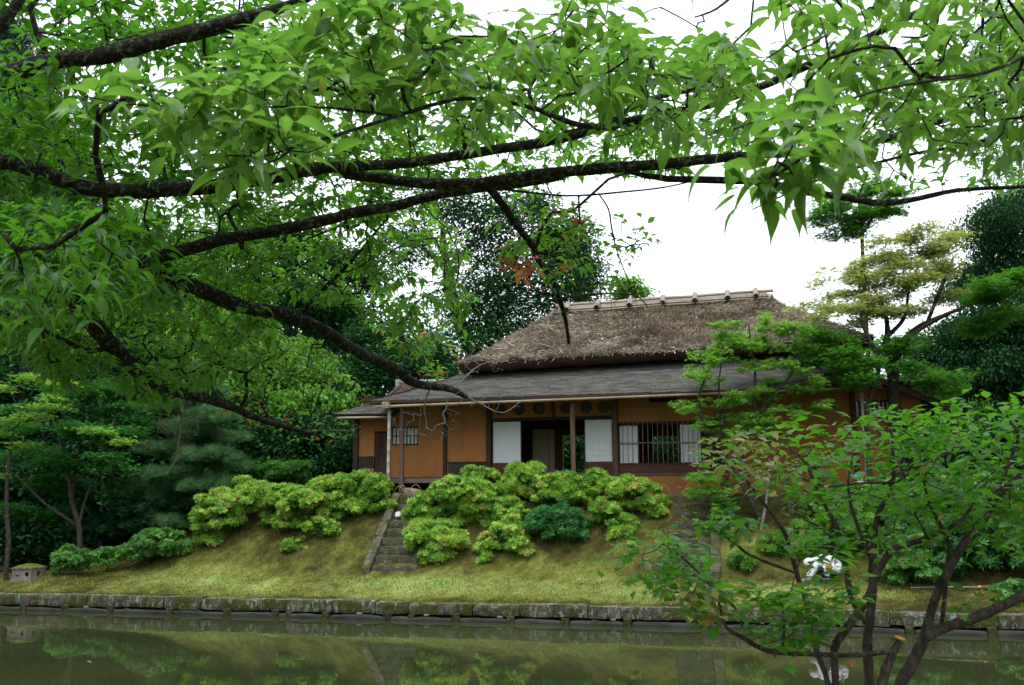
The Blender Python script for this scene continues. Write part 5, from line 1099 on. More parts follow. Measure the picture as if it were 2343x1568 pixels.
# maple in front of the house
mm = [(1610, 822, 44, 9), (1640, 800, 40, 8), (1690, 758, 60, 10), (1720, 735, 60, 10), (1700, 785, 70, 9), (1800, 755, 66, 10), (1760, 790, 60, 9), (1850, 790, 50, 9), (1590, 850, 34, 7), (1640, 868, 46, 8), (1700, 835, 50, 8), (1770, 825, 50, 8), (1830, 840, 60, 9), (1565, 932, 44, 7), (1650, 925, 60, 9),
      (1720, 900, 66, 10), (1790, 880, 60, 9), (1860, 890, 50, 8), (1640, 965, 60, 8), (1720, 950, 70, 10), (1800, 935, 60, 9), (1870, 930, 50, 8), (1690, 990, 60, 8), (1770, 985, 60, 8), (1610, 1085, 50, 9), (1640, 1115, 50, 9), (1600, 1125, 34, 7), (1650, 1145, 30, 7), (1900, 860, 50, 9), (1950, 880, 40, 8), (1740, 1020, 60, 8)]
mr = tree('slender_maple', 'thin stemmed bright green maple standing in front of the barred window and orange wall', 'maple tree',
     [[(1762, 1238, 24.3, 15), (1736, 1181, 24.3, 12), (1704, 1124, 24.3, 9), (1672, 1060, 24.3, 7), (1657, 1013, 24.3, 7), (1639, 1000, 24.3, 7), (1612, 975, 24.3, 6), (1601, 935, 24.3, 6), (1599, 900, 24.3, 5), (1612, 860, 24.3, 4), (1600, 810, 24.3, 3)],
      [(1704, 1124, 24.3, 7), (1680, 1030, 24.3, 6), (1652, 997, 24.3, 5), (1646, 946, 24.3, 5), (1644, 881, 24.3, 4), (1650, 830, 24.3, 3)],
      [(1720, 1150, 24.3, 8), (1700, 1060, 24.3, 7), (1706, 1013, 24.3, 7), (1727, 961, 24.3, 6), (1724, 907, 24.3, 6), (1727, 855, 24.3, 6), (1719, 800, 24.3, 5), (1712, 740, 24.3, 3)],
      [(1727, 961, 24.3, 4), (1770, 900, 24.3, 4), (1820, 840, 24.3, 3), (1815, 740, 24.3, 2)]],
     [(x + rng.uniform(-.7, .7) * rx, y + rng.uniform(-15, 15), rx * .36, ry * 1.15, 24.3 + rng.uniform(-.8, .8), .4) for x, y, rx, ry in mm for _ in range(5)], 820, 15, .078, L_maple, STAR, spread=.09, flat=.65, seg=.3, tip=.003, droop=.1, bark=M_bark_gr, tmax=.015, bend=.1)
P, r = limb_px([(1738, 1235, 24.0, 7), (1745, 1190, 24.0, 7), (1752, 1152, 24.05, 6), (1758, 1091, 24.1, 6), (1760, 1050, 24.1, 4)], 4)
tag(link('grey_stake', limb_mesh('grey_stake', P, r, M_twig_dead, np.zeros(3), 7)), 'pale leaning stake beside the slender maple trunk on the bank', 'stake')
#PART4
bush('green_shrub', 'dark green shrub on the slope between the stone post and the second gardener', 'shrub', [(1900, 1150, 50, 26), (1960, 1140, 50, 30), (2030, 1130, 60, 34)], None, L_azalea_low, [(1950, 1178)], size=.085, rho=360, sub=.17, inner=L_dark)
bush('green_shrub', 'shaded green shrub between the glossy rounded shrub and the large leaved one', 'shrub', [(2140, 1270, 40, 34), (2170, 1300, 40, 34), (2130, 1240, 50, 30)], None, L_nandina, [(2150, 1330)], size=.10, rho=300, sub=.17, inner=L_dark, tpl=ROS5)
# far wood closing the view on the left, behind the house and on the right
def far_wood(regions):
    Ps = []
    for poly, n_, Y0, Y1 in regions: Ps.append(px_region(poly, n_, Y0, Y1))
    C = np.vstack(Ps); n_ = len(C); C[:, 2] += .0
    P, A, N, S = cluster_leaves(C, norm(rng.normal(size=(n_, 3))), 12, .42, .7, .4, .3)
    k = P[:, 2] > .3; P, A, N, S = P[k], A[k], N[k], S[k]
    return leaf_obj('distant_wood', LT_dia, P, A, N, S, L_dark, None, (0, 0, 0))
far_wood([([(-200, 420), (120, 380), (300, 560), (600, 620), (860, 740), (1020, 800), (1060, 900), (1060, 1180), (-200, 1260)], 6500, 44, 56),
          ([(2040, 860), (2200, 780), (2500, 700), (2500, 1200), (1980, 1180), (2000, 900)], 1300, 42, 50),
          ([(1180, 960), (1700, 960), (1700, 1130), (1180, 1130)], 900, 46, 52),
          ([(-200, 700), (800, 760), (820, 1160), (-200, 1260)], 2600, 38, 44)])
# unseen wood added to block low light, behind and beside the photographer
n_ = 5200; az = rng.uniform(R(95), R(445), n_); az = rng.uniform(R(40), R(320), n_); rr_ = rng.uniform(24, 40, n_); C = np.stack([np.sin(az) * rr_, np.cos(az) * rr_ * 1.0, rng.uniform(.5, 19, n_)], 1)
k = (np.abs(C[:, 0]) > .95 * C[:, 1] + 6) | (C[:, 1] < 0); C = C[k]; P, A, N, S = cluster_leaves(C, norm(rng.normal(size=(len(C), 3))), 7, .9, 1.1, .4, .2)
k = P[:, 2] > 1.1; leaf_obj('light_blocking_wood', LT_dia, P[k], A[k], N[k], S[k], L_dark)
# dark trunks standing in the shade at the far left
for i, (x, y0, y1, w_, Y) in enumerate([(95, 1250, 800, 10, 33), (230, 1230, 850, 8, 32)]):
    P, r = limb_px([(x, y0, Y, w_), (x + 6, (y0 + y1) / 2, Y, w_ * .9), (x - 4, y1, Y, w_ * .7)], 3); g = base_ground(P[0][0], P[0][1]); q = P[0].copy(); q[2] = g - .1; P = np.vstack([q, P]); r = np.r_[r[0] * 1.1, r]
    tag(link('tree_trunk', limb_mesh('tree_trunk', P, r, M_bark_dk, np.zeros(3), 8)), ['dark trunk in the deep shade above the rounded azalea on the left', 'dark trunk in the shade between the layered maple and the pine'][i], 'tree trunk')
# dark stake fence behind the lantern box
q0 = t_at(-60, 1300, 3.2); root = thing('stake_fence', 'low dark fence of upright stakes in the shade left of the stone lantern box', 'fence', (q0[0], q0[1], .4), -TH)
for i in range(36):
    mb = MB(); x = i * .052 * 1.05; mb.tube([(x, random.uniform(-.01, .01), -.1), (x, 0, .42 + random.uniform(-.02, .02))], .022, 6); mb.build('stake', M_wood, root)
for z in (.1, .32): mb = MB(); mb.tube([(-.05, -.035, z), (1.95, -.035, z)], .016, 6); mb.build('rail', M_wood, root)

# stone lantern box with moon, sun and square openings
q0 = t_at(65, 1333, 1.5); s0, t0_ = to_st(q0); zb = G(s0, t0_) - .02
lan = thing('stone_lantern_box', 'low square stone lantern box with moon shaped, round and square openings and mossy cap', 'stone lantern', (q0[0], q0[1], zb), -TH + R(3))
def plate(w_, h, hole, th=.05, name='side_slab'):
    """a slab in x,z with a hole outline (list of points around the hole, ccw, 24 points)"""
    V = []; n_ = len(hole); cx_ = sum(p_[0] for p_ in hole) / n_; cz = sum(p_[1] for p_ in hole) / n_
    for y in (0, th):
        for p_ in hole: V.append((p_[0], y, p_[1]))
        for k_ in range(n_):
            a = math.atan2(hole[k_][1] - cz, hole[k_][0] - cx_) if False else 2 * math.pi * k_ / n_
            c, s_ = math.cos(a), math.sin(a); q_ = min(((w_ / 2 - cx_) if c > 0 else (cx_ + w_ / 2)) / max(abs(c), 1e-6), ((h - cz) if s_ > 0 else cz) / max(abs(s_), 1e-6)); V.append((cx_ + q_ * c, y, cz + q_ * s_))
    Fc = []
    for k_ in range(n_):
        j = (k_ + 1) % n_; Fc += [(k_, n_ + k_, n_ + j, j), (2 * n_ + k_, 2 * n_ + j, 3 * n_ + j, 3 * n_ + k_), (k_, j, 2 * n_ + j, 2 * n_ + k_)]
    for ex, ez in ((w_ / 2, h), (-w_ / 2, h), (-w_ / 2, 0), (w_ / 2, 0)):
        a = math.atan2(ez - cz, ex - cx_) % (2 * math.pi); k_ = int(a / (2 * math.pi) * n_); j = (k_ + 1) % n_
        Fc += []; V += [(ex, 0, ez), (ex, th, ez)]; o_ = len(V) - 2; Fc += [(n_ + k_, o_, n_ + j), (3 * n_ + k_, 3 * n_ + j, o_ + 1)]
    return V, Fc
def circ(cx_, cz, r, n_=24, fx=None):
    return [(cx_ + r * math.cos(2 * math.pi * k_ / n_), cz + r * math.sin(2 * math.pi * k_ / n_)) for k_ in range(n_)]
def sqr(cx_, cz, r, n_=24):
    out = []
    for k_ in range(n_):
        a = 2 * math.pi * k_ / n_; c, s_ = math.cos(a), math.sin(a); q_ = r / max(abs(c), abs(s_)); out.append((cx_ + c * q_, cz + s_ * q_))
    return out
Wl, Hl = .60, .30
def put(V, ang, dx=0):
    c, s_ = math.cos(ang), math.sin(ang); return [(x * c - (y - Wl / 2) * s_, x * s_ + (y - Wl / 2) * c, z) for x, y, z in V]
# face to the pond: crescent on the left half and round hole on the right half, built as two half slabs
for sx, hole in ((-Wl / 4, 'moon'), (Wl / 4, 'round')):
    if hole == 'round': hp = circ(0, .15, .062)
    else:
        hp = []
        for k_ in range(24):
            a = 2 * math.pi * k_ / 24; r_ = .075; x = r_ * math.cos(a); z = r_ * math.sin(a); 
            if z > 0: z = -.035 * (1 - (x / r_) ** 2)
            hp.append((x, .165 + z))
        mz = .165
    V, Fc = plate(Wl / 2, Hl, hp); V = put([(x + sx, y, z) for x, y, z in V], 0); mb = MB(); mb.add(V, Fc); mb.build('side_slab', M_lantern, lan)
V, Fc = plate(Wl - .1, Hl, sqr(0, .16, .065)); mb = MB(); mb.add(put([(x + .025 - .025, y, z) for x, y, z in V], math.pi / 2), Fc); mb.build('side_slab', M_lantern, lan)
V, Fc = plate(Wl - .1, Hl, sqr(0, .16, .06)); mb = MB(); mb.add(put(V, -math.pi / 2), Fc); mb.build('side_slab', M_lantern, lan)
mb = MB(); mb.box(-Wl / 2, Wl / 2, Wl / 2 - .05, Wl / 2, 0, Hl); mb.build('side_slab', M_lantern, lan)
mb = MB(); mb.box(-Wl / 2 - .03, Wl / 2 + .03, -Wl / 2 - .03, Wl / 2 + .03, -.06, .012); mb.build('base_slab', M_lantern, lan)
mb = MB(); N_ = 12; V = []
for j in range(N_ + 1):
    for i in range(N_ + 1):
        a, b_ = 2 * i / N_ - 1, 2 * j / N_ - 1; V.append((a * (Wl / 2 + .03), b_ * (Wl / 2 + .03), Hl + .015 + .11 * (1 - max(abs(a), abs(b_)) ** 1.6) + random.uniform(0, .012)))
mb.add(V, [(j * (N_ + 1) + i, j * (N_ + 1) + i + 1, (j + 1) * (N_ + 1) + i + 1, (j + 1) * (N_ + 1) + i) for j in range(N_) for i in range(N_)], 0, True); mb.build('moss_cap', M_mosscap, lan)
mb = MB(); mb.box(-Wl / 2 - .028, Wl / 2 + .028, -Wl / 2 - .028, Wl / 2 + .028, Hl + .001, Hl + .016); mb.build('top_slab', M_lantern, lan)

# stones on the terrace
def rock(label, x, y, t, hw, hd, h, mat, seed, cat='rock'):
    q = t_at(x, y, t); s_, tt_ = to_st(q); z = max(G(s_, tt_), 2.86 if tt_ > 4.7 else 0) - .03
    mb = MB(); mb.stone(-hw, hw, -hd, hd, 0, h, .06, (6, 5, 4), 0, seed, 3); o_ = mb.build('rock', mat, None, (q[0], q[1], z), None); o_.rotation_euler = (0, 0, -TH); return tag(o_, label, cat)
rock('tan stepping rock under the veranda edge, right of the left veranda post', 944, 1126, 5.25, .27, .22, .27, M_rock, 4)
rock('flat grey shoe stone at the foot of the left veranda post', 920, 1128, 4.9, .26, .2, .10, M_stone, 14)
rock('pale block standing on the terrace edge between two azaleas', 1385, 1126, 5.2, .26, .2, .22, M_rock, 24)
# bent bamboo hoops at the heads of the steps
def hoop(label, x0, y0, x1, y1, t, hgt):
    a, b_ = t_at(x0, y0, t), t_at(x1, y1, t); P = [a * (1 - u) + b_ * u + np.array([0, 0, 1]) * hgt * 4 * u * (1 - u) for u in np.linspace(0, 1, 11)]
    mb = MB(); mb.tube(P, .006, 5); tag(mb.build('bamboo_hoop', M_strawend), label, 'garden hoop', 'bent bamboo hoops at the heads of the steps')
hoop('thin bamboo hoop left of the left veranda post', 899, 1130, 926, 1130, 4.85, .22); hoop('thin bamboo hoop arching in front of the left veranda post', 912, 1122, 932, 1134, 4.75, .22); hoop('thin bamboo hoop arching over the tan stepping rock', 938, 1122, 962, 1120, 4.95, .16)
hoop('left and lower bamboo hoop before the ochre wall at the right steps', 1502, 1122, 1532, 1124, 4.9, .16); hoop('taller bamboo hoop before the ochre wall at the right steps', 1560, 1136, 1612, 1130, 4.8, .40)
# stone posts / stumps on the right slope
for i, (x, y, t) in enumerate([(1808, 1160, 4.2), (1985, 1180, 4.3)]):
    q = t_at(x, y, t); s_, tt_ = to_st(q); mb = MB(); mb.stone(-.09, .09, -.08, .08, -.1, .30, .02, (3, 3, 5), 0, i * 7, 2)
    tag(mb.build('stone_marker', M_stone, None, (q[0], q[1], G(s_, tt_))), ['short grey stone post on the slope below the orange wall', 'short brownish stone post in the shrubs below the right wing'][i], 'stone post')
# broom lying on the lawn
q = at(2210, 1352, 21.2); s_, tt_ = to_st(q); br = thing('besom_broom', 'bamboo handled twig broom lying on the bare lawn at the right', 'broom', (q[0], q[1], G(s_, tt_) + .05), -TH)
mb = MB(); mb.tube([(-1.15, .02, -.02), (-.5, 0, .01), (.35, 0, .02)], .014, 6); mb.build('handle', M_bamboo, br)
mb = MB()
for i in range(46):
    a = random.uniform(-1, 1) * .11; b_ = random.uniform(-.03, .05); mb.tube([(.25, a * .15, .02 + b_ * .2), (.5, a * .6, .02 + b_ * .7), (.82 + random.uniform(-.08, .06), a, .0 + b_)], [.006, .006, .004], 4, 0, False)
mb.build('twig_head', M_broom, br); mb = MB(); mb.tube([(.24, 0, .02), (.32, 0, .02)], [.03, .032], 8); mb.build('binding', M_strawend, br)
# a yellow leaf floating on the pond
q = ray(195, 1515); P0 = CAM + q * (-(HC - .01) / q[2])
V, T, k_ = scatter(LT_near[0], P0[None] * np.array([1, 1, 0]) + [0, 0, .02], np.array([[1, .2, 0]]), np.array([[0, 0, 1.]]), np.array([.12])); tag(link('floating_leaf', np_mesh('floating_leaf', V, T, M_strawend)), 'single yellow leaf floating on the pond at the lower left', 'leaf')

# ================================================================== PEOPLE
def skin_body(name, verts, edges, radii, mat, root, parent, origin, sub=2):
    me = bpy.data.meshes.new(name); me.from_pydata([tuple(np.array(v)) for v in verts], edges, []); o_ = bpy.data.objects.new(name, me); COL.objects.link(o_)
    m_ = o_.modifiers.new('s', 'SKIN'); m_.use_smooth_shade = True; sv = me.skin_vertices[0].data
    for i, r_ in enumerate(radii): sv[i].radius = (r_, r_) if not hasattr(r_, '__len__') else r_
    for i in range(len(verts)): sv[i].use_root = (i == root)
    o_.modifiers.new('b', 'SUBSURF').levels = sub
    dg = bpy.context.evaluated_depsgraph_get(); me2 = bpy.data.meshes.new_from_object(o_.evaluated_get(dg)); bpy.data.objects.remove(o_)
    if name == 'body':                                   # creases of the cloth
        for v_ in me2.vertices:
            c_ = v_.co; f_ = mnoise.noise(Vector((c_.x * 9 + c_.z * 7, c_.y * 5, c_.z * 14))); f2 = mnoise.noise(c_ * 26); v_.co = c_ + v_.normal * (.016 * (1 - abs(f_) * 3) + .006 * f2)
    me2.materials.clear(); me2.materials.append(mat); me2.name = name; return link(name, me2, parent, origin)
# crouching gardener: local x to the right of the picture, y away, z up; bends forward to the left
q = t_at(1885, 1330, t_ground(1885, 1330)); s_, tt_ = to_st(q); pg = G(s_, tt_)
per = thing('person', 'person crouching low in white shirt and head cloth, weeding moss, round holder at the hip', 'person', (q[0], q[1], pg), -TH)
# one body: pelvis, bent trunk, neck, head, arms, folded legs
bv = [(.28, 0, .30), (.18, .0, .38), (.02, -.01, .44), (-.14, -.02, .43), (-.24, -.03, .44), (-.33, -.03, .40),
      (-.16, -.17, .44), (-.22, -.24, .24), (-.36, -.24, .08), (-.42, -.24, .045),
      (-.16, .14, .44), (-.24, .20, .24), (-.40, .18, .08), (-.46, .18, .045),
      (.30, -.12, .31), (-.03, -.19, .33), (.10, -.17, .06), (-.05, -.18, .035),
      (.30, .12, .31), (-.02, .20, .35), (.14, .18, .06), (-.02, .20, .035)]
be = [(0, 1), (1, 2), (2, 3), (3, 4), (4, 5), (3, 6), (6, 7), (7, 8), (8, 9), (3, 10), (10, 11), (11, 12), (12, 13), (0, 14), (14, 15), (15, 16), (16, 17), (0, 18), (18, 19), (19, 20), (20, 21)]
brd = [(.205, .20), (.22, .22), (.225, .215), (.185, .165), .08, .09, .06, .042, .032, .028, .06, .042, .032, .028, .13, .085, .045, .04, .13, .085, .045, .04]
body = skin_body('body', bv, be, brd, M_white, 0, per, (0, 0, 0), 3)
# trousers and boots cover the legs, gloves the hands
for sy, nm in ((-1, 'trouser_leg'), (1, 'trouser_leg')):
    skin_body(nm, [(-.02, sy * .195, .345), (-.055, sy * .195, .325), (.03, sy * .18, .18), (.11, sy * .175, .06)], [(0, 1), (1, 2), (2, 3)], [.085, .088, .072, .062], M_navy, 0, per, (0, 0, 0), 1)
    mb = MB(); mb.stone(-.14, .14, sy * .18 - .05, sy * .18 + .05, -.01, .085, .012, (5, 3, 3), 0, 2, 3); mb.build('boot', M_navy, per)
def hand(px, py, pz, dx, sy):
    """a small gloved hand: palm with four bent fingers and a thumb"""
    V = [(px, py, pz), (px + dx * .045, py, pz - .005)]; E_ = [(0, 1)]; Rr = [.026, .030]
    for k_ in range(4):
        yy = (k_ - 1.5) * .018; L = (.055, .066, .062, .048)[k_]; b_ = len(V)
        V += [(px + dx * .075, py + yy, pz - .008), (px + dx * (.075 + L * .55), py + yy, pz - .016), (px + dx * (.075 + L * .8), py + yy, pz - .036)]; E_ += [(1, b_), (b_, b_ + 1), (b_ + 1, b_ + 2)]; Rr += [.011, .0095, .008]
    b_ = len(V); V += [(px + dx * .035, py - sy * .036, pz - .006), (px + dx * .065, py - sy * .048, pz - .022)]; E_ += [(0, b_), (b_, b_ + 1)]; Rr += [.011, .009]
    skin_body('glove', V, E_, Rr, M_grey_glove, 0, per, (0, 0, 0), 1)
hand(-.42, -.24, .05, -1, -1); hand(-.46, .18, .05, -1, 1)
skin_body('sleeve', [(-.16, -.17, .44), (-.215, -.235, .30), (-.27, -.24, .17), (-.34, -.24, .10)], [(0, 1), (1, 2), (2, 3)], [.085, .066, .052, .045], M_white, 0, per, (0, 0, 0), 1)
mb = MB(); mb.stone(-.43, -.30, -.33, -.20, .02, .16, .02, (4, 4, 4), 0, 2, 4); mb.build('glove_cuff', M_grey_glove, per)
# head: face to the ground, white cloth over the hair
hd = (-.33, -.03, .40)
mb = MB(); V = []; N1, N2 = 14, 12
for j in range(N2 + 1):
    th_ = math.pi * j / N2
    for i in range(N1):
        a = 2 * math.pi * i / N1; V.append((hd[0] - .01 + .115 * math.sin(th_) * math.cos(a) * (1.05 if math.cos(a) < 0 else .95), hd[1] + .092 * math.sin(th_) * math.sin(a), hd[2] + .115 * math.cos(th_)))
mb.add(V, [(j * N1 + i, j * N1 + (i + 1) % N1, (j + 1) * N1 + (i + 1) % N1, (j + 1) * N1 + i) for j in range(N2) for i in range(N1)], 0, True)
hdp = mb.build('head', M_skin, per)
for sy in (-1, 1):
    mb = MB(); mb.stone(hd[0] + .0, hd[0] + .035, hd[1] + sy * .095 - .008, hd[1] + sy * .095 + .008, hd[2] - .05, hd[2] + .01, .004, (3, 2, 3), 0, 3, 4); mb.build('ear', M_skin, hdp)
    mb = MB(); mb.tube([(hd[0] - .112, hd[1] + sy * .033, hd[2] - .012), (hd[0] - .119, hd[1] + sy * .033, hd[2] - .012)], [.013, .009], 8); mb.build('eye', M_navy, hdp)
mb = MB(); mb.add([(hd[0] - .11, hd[1] - .014, hd[2] - .05), (hd[0] - .11, hd[1] + .014, hd[2] - .05), (hd[0] - .15, hd[1], hd[2] - .048), (hd[0] - .118, hd[1], hd[2] - .005)], [(0, 1, 2), (0, 2, 3), (2, 1, 3), (0, 3, 1)], 0, True); mb.build('nose', M_skin, hdp)
mb = MB(); mb.box(hd[0] - .117, hd[0] - .108, hd[1] - .022, hd[1] + .022, hd[2] - .074, hd[2] - .067); mb.build('mouth', M_redwood, hdp)
mb = MB(); V = []
for j in range(8):
    th_ = math.pi * .62 * j / 7
    for i in range(16):
        a = 2 * math.pi * i / 16; w_ = 1 + .05 * math.sin(a * 5 + j); V.append((hd[0] + .005 + .128 * math.sin(th_) * math.cos(a) * w_, hd[1] + .107 * math.sin(th_) * math.sin(a) * w_, hd[2] + .012 + .125 * math.cos(th_) - (.02 if math.cos(a) > .3 and j > 5 else 0)))
mb.add(V, [(j * 16 + i, j * 16 + (i + 1) % 16, (j + 1) * 16 + (i + 1) % 16, (j + 1) * 16 + i) for j in range(7) for i in range(16)], 0, True); mb.build('head_cloth', M_white, hdp)
P_ = []
for k_ in range(17):
    a = 2 * math.pi * k_ / 16; P_.append((.245 + .035 * math.sin(a), .205 * math.cos(a), .41 + .205 * math.sin(a)))
mb = MB(); mb.tube(P_, .018, 6, 0, False); mb.build('belt', M_belt, per)
mb = MB()
for k_ in range(5):
    r_ = .072 - k_ * .014; mb.tube([(.10 + r_ * math.cos(2 * math.pi * i / 14), -.292 - .006 * k_, .35 + r_ * math.sin(2 * math.pi * i / 14)) for i in range(15)], .010, 5, 0, False)
mb.tube([(.10, -.288, .35), (.10, -.255, .35)], [.075, .075], 14); mb.build('coil_holder', M_basket, per)
mb = MB(); mb.stone(.46, .54, -.10, -.03, .06, .26, .02, (3, 3, 4), 0, 1, 3); mb.build('red_cloth', M_redbag, per)
# second gardener further up, mostly hidden by the shrubs
q = t_at(1992, 1225, t_ground(1992, 1225) + .5); s_, tt_ = to_st(q); p2 = thing('person', 'second gardener in white with bright blue cap, almost hidden among shrubs on the right', 'person', (q[0], q[1], G(s_, tt_)), -TH)
bv2 = [(.05, 0, .42), (-.02, 0, .58), (-.10, 0, .76), (-.16, 0, .86), (-.22, 0, .95), (-.10, -.18, .78), (-.16, -.22, .56), (-.32, -.16, .44), (-.10, .18, .78), (-.18, .22, .56), (-.33, .16, .46), (.04, -.10, .40), (-.28, -.12, .42), (-.10, -.12, .10), (-.2, -.12, .04), (.04, .10, .40), (-.28, .13, .42), (-.08, .12, .10), (-.18, .12, .04)]
be2 = [(0, 1), (1, 2), (2, 3), (3, 4), (2, 5), (5, 6), (6, 7), (2, 8), (8, 9), (9, 10), (0, 11), (11, 12), (12, 13), (13, 14), (0, 15), (15, 16), (16, 17), (17, 18)]
skin_body('body', bv2, be2, [.15, .15, .15, .06, .09, .06, .045, .035, .06, .045, .035, .09, .07, .045, .04, .09, .07, .045, .04], M_white, 0, p2, (0, 0, 0))
mb = MB(); V = []
for j in range(8):
    th_ = math.pi * .5 * j / 7
    for i in range(14): a = 2 * math.pi * i / 14; V.append((-.23 + .11 * math.sin(th_) * math.cos(a), .10 * math.sin(th_) * math.sin(a), .98 + .10 * math.cos(th_)))
mb.add(V, [(j * 14 + i, j * 14 + (i + 1) % 14, (j + 1) * 14 + (i + 1) % 14, (j + 1) * 14 + i) for j in range(7) for i in range(14)], 0, True); mb.hexa([(-.42, -.07, .975), (-.28, -.09, .975), (-.28, .09, .975), (-.42, .07, .975), (-.42, -.07, .985), (-.28, -.09, .985), (-.28, .09, .985), (-.42, .07, .985)]); mb.build('cap', M_bluecap, p2)
for sy in (-1, 1): skin_body('trouser_leg', [(.05, sy * .10, .38), (-.27, sy * .125, .43), (-.10, sy * .12, .12)], [(0, 1), (1, 2)], [.115, .09, .06], M_navy, 0, p2, (0, 0, 0), 1)

# ================================================================== FRONT RIGHT SHRUB
def leafy(root, base, P, A, N, S, near_tpl, mid_tpl, mat, n_parts, rnd, name='leaf', minpx=0, mats_near=None):
    """the n_parts leaves that show largest in the frame become objects of their own, the rest one mesh"""
    x, y, w_ = proj(P); inside = (x > -20) & (x < 2362) & (y > -20) & (y < 1588) & (w_ > .5)
    px = np.where(inside, S * F / np.maximum(w_, .1), 0); order = np.argsort(-px)[:n_parts]; order = order[px[order] > minpx]
    m_ = np.ones(len(P), bool); m_[order] = False
    meshes = []
    for ti, tp in enumerate(near_tpl):
        for q_ in range(4):
            meshes.append(np_mesh(name, tp[0], tp[1], mat, np.full(len(tp[0]), (q_ + .5) / 4 * .98), True, lf_of(tp[0])))
    X, Y, Z = frames(A[order], N[order])
    for i, o_i in enumerate(order):
        s_ = S[o_i]; me_ = meshes[(i % len(near_tpl)) * 4 + min(3, int(rnd[o_i] * 4))]
        o_ = bpy.data.objects.new(name, me_); COL.objects.link(o_); o_.parent = root
        p_ = P[o_i] - base
        o_.matrix_local = Matrix(((X[i][0] * s_, Y[i][0] * s_, Z[i][0] * s_, p_[0]), (X[i][1] * s_, Y[i][1] * s_, Z[i][1] * s_, p_[1]), (X[i][2] * s_, Y[i][2] * s_, Z[i][2] * s_, p_[2]), (0, 0, 0, 1)))
    return m_
SY = 5.0
def sp(L, dY=0, Y=SY): return [(x, y, Y + dY + (e[0] if e else 0), w_) for x, y, w_, *e in L]
stems = [
 sp([(2016, 1700, 30), (2061, 1566, 27), (2081, 1526, 26), (2116, 1460, 25), (2122, 1424, 20), (2142, 1363, 20), (2170, 1302, 20), (2207, 1241, 20), (2248, 1193, 20), (2264, 1152, 20), (2296, 1120, 17), (2342, 1083, 15), (2400, 1040, 12)]),
 sp([(2116, 1460, 22), (2150, 1440, 22), (2199, 1424, 23), (2264, 1400, 23), (2342, 1359, 22), (2440, 1290, 20)], -.15),
 sp([(1992, 1700, 22), (1988, 1568, 21), (1984, 1465, 21), (1992, 1400, 20), (1996, 1343, 19), (1996, 1294, 19), (2000, 1221, 13), (2012, 1168, 12), (2041, 1111, 10), (2043, 1050, 8), (2038, 979, 5)], .25),
 sp([(1915, 1700, 17), (1911, 1568, 16), (1909, 1485, 17), (1931, 1444, 19), (1976, 1383, 18), (2012, 1302, 16), (2041, 1258, 14), (2102, 1237, 12), (2162, 1213, 10), (2203, 1185, 7), (2240, 1130, 4)], -.2),
 sp([(1900, 1700, 13), (1894, 1568, 12), (1866, 1485, 12), (1850, 1424, 10), (1840, 1370, 10), (1825, 1322, 11), (1801, 1233, 10), (1777, 1193, 8), (1744, 1148, 7), (1708, 1099, 6), (1680, 1060, 4)], .3),
 sp([(2000, 1700, 24), (2016, 1568, 22), (2040, 1500, 18), (2057, 1466, 14)], -.35),
 sp([(2040, 1492, 13), (2020, 1492, 13), (1959, 1499, 11), (1878, 1497, 11), (1777, 1493, 11), (1736, 1481, 11), (1696, 1457, 9), (1659, 1432, 7), (1643, 1375, 6), (1610, 1323, 5), (1553, 1270, 4), (1525, 1250, 3)], -.35),
 sp([(1980, 1424, 13), (1947, 1367, 13), (1931, 1278, 12), (1915, 1209, 10), (1878, 1140, 8), (1842, 1059, 6), (1800, 1020, 3)], .1),
 sp([(1822, 1312, 6), (1785, 1298, 7), (1716, 1270, 7), (1667, 1233, 6), (1610, 1201, 5), (1570, 1180, 3)], .15),
 sp([(1789, 1492, 7), (1793, 1444, 6), (1791, 1396, 5), (1780, 1350, 3)], -.35),
 sp([(2140, 1440, 11), (2154, 1424, 10), (2166, 1302, 10), (2170, 1245, 9), (2150, 1201, 9), (2122, 1140, 7), (2110, 1080, 4)], .1),
 sp([(2041, 1111, 6), (2100, 1070, 6), (2172, 1038, 5), (2230, 1010, 3)], .2),
 sp([(2041, 1105, 6), (1980, 1105, 6), (1917, 1112, 5), (1875, 1110, 5), (1800, 1080, 3)], .2),
 sp([(2255, 1160, 10), (2268, 1129, 9), (2297, 1091, 8), (2316, 1038, 8), (2329, 995, 6), (2306, 957, 5), (2300, 930, 3)], -.1),
 sp([(1700, 1440, 5), (1680, 1390, 5), (1640, 1350, 5), (1600, 1310, 4), (1560, 1290, 3)], .0),
 sp([(1996, 1290, 9), (1960, 1200, 8), (1940, 1120, 6), (1950, 1040, 4)], .1),
 sp([(1931, 1278, 6), (1880, 1210, 5), (1840, 1190, 4)], .1)]
tr = Tree(); polys = []
base = np.array([at(2016, 1700, SY)[0], SY, 1.0])
for ti, tk in enumerate(stems):
    P, r = limb_px(tk, 4, .05)
    if tk[0][1] == 1700: P = np.vstack([[P[0][0] * .6 + base[0] * .4, P[0][1], .9], P]); r = np.r_[r[0] * 1.1, r]
    att = -1 if ti == 0 else int(np.argmin(np.linalg.norm(np.array(tr.P) - P[0], axis=1)))
    tr.limb(P, r, att); polys.append((P, r))
shr = thing('gnarled_shrub', 'multi stemmed shrub with gnarled grey brown stems leaning over the water in the right foreground', 'shrub', tuple(base))
for P, r in polys: link('stem', limb_mesh('stem', P, r, M_bark_gr, base, 10, .06), shr)
e_ = at(2058, 1463, SY - .35); mb = MB(); mb.tube([e_ + np.array([-.001, 0, -.001]), e_ + np.array([.004, 0, .012])], [.026, .024], 10); mb.build('cut_stub', M_stub, shr, None, None, base)
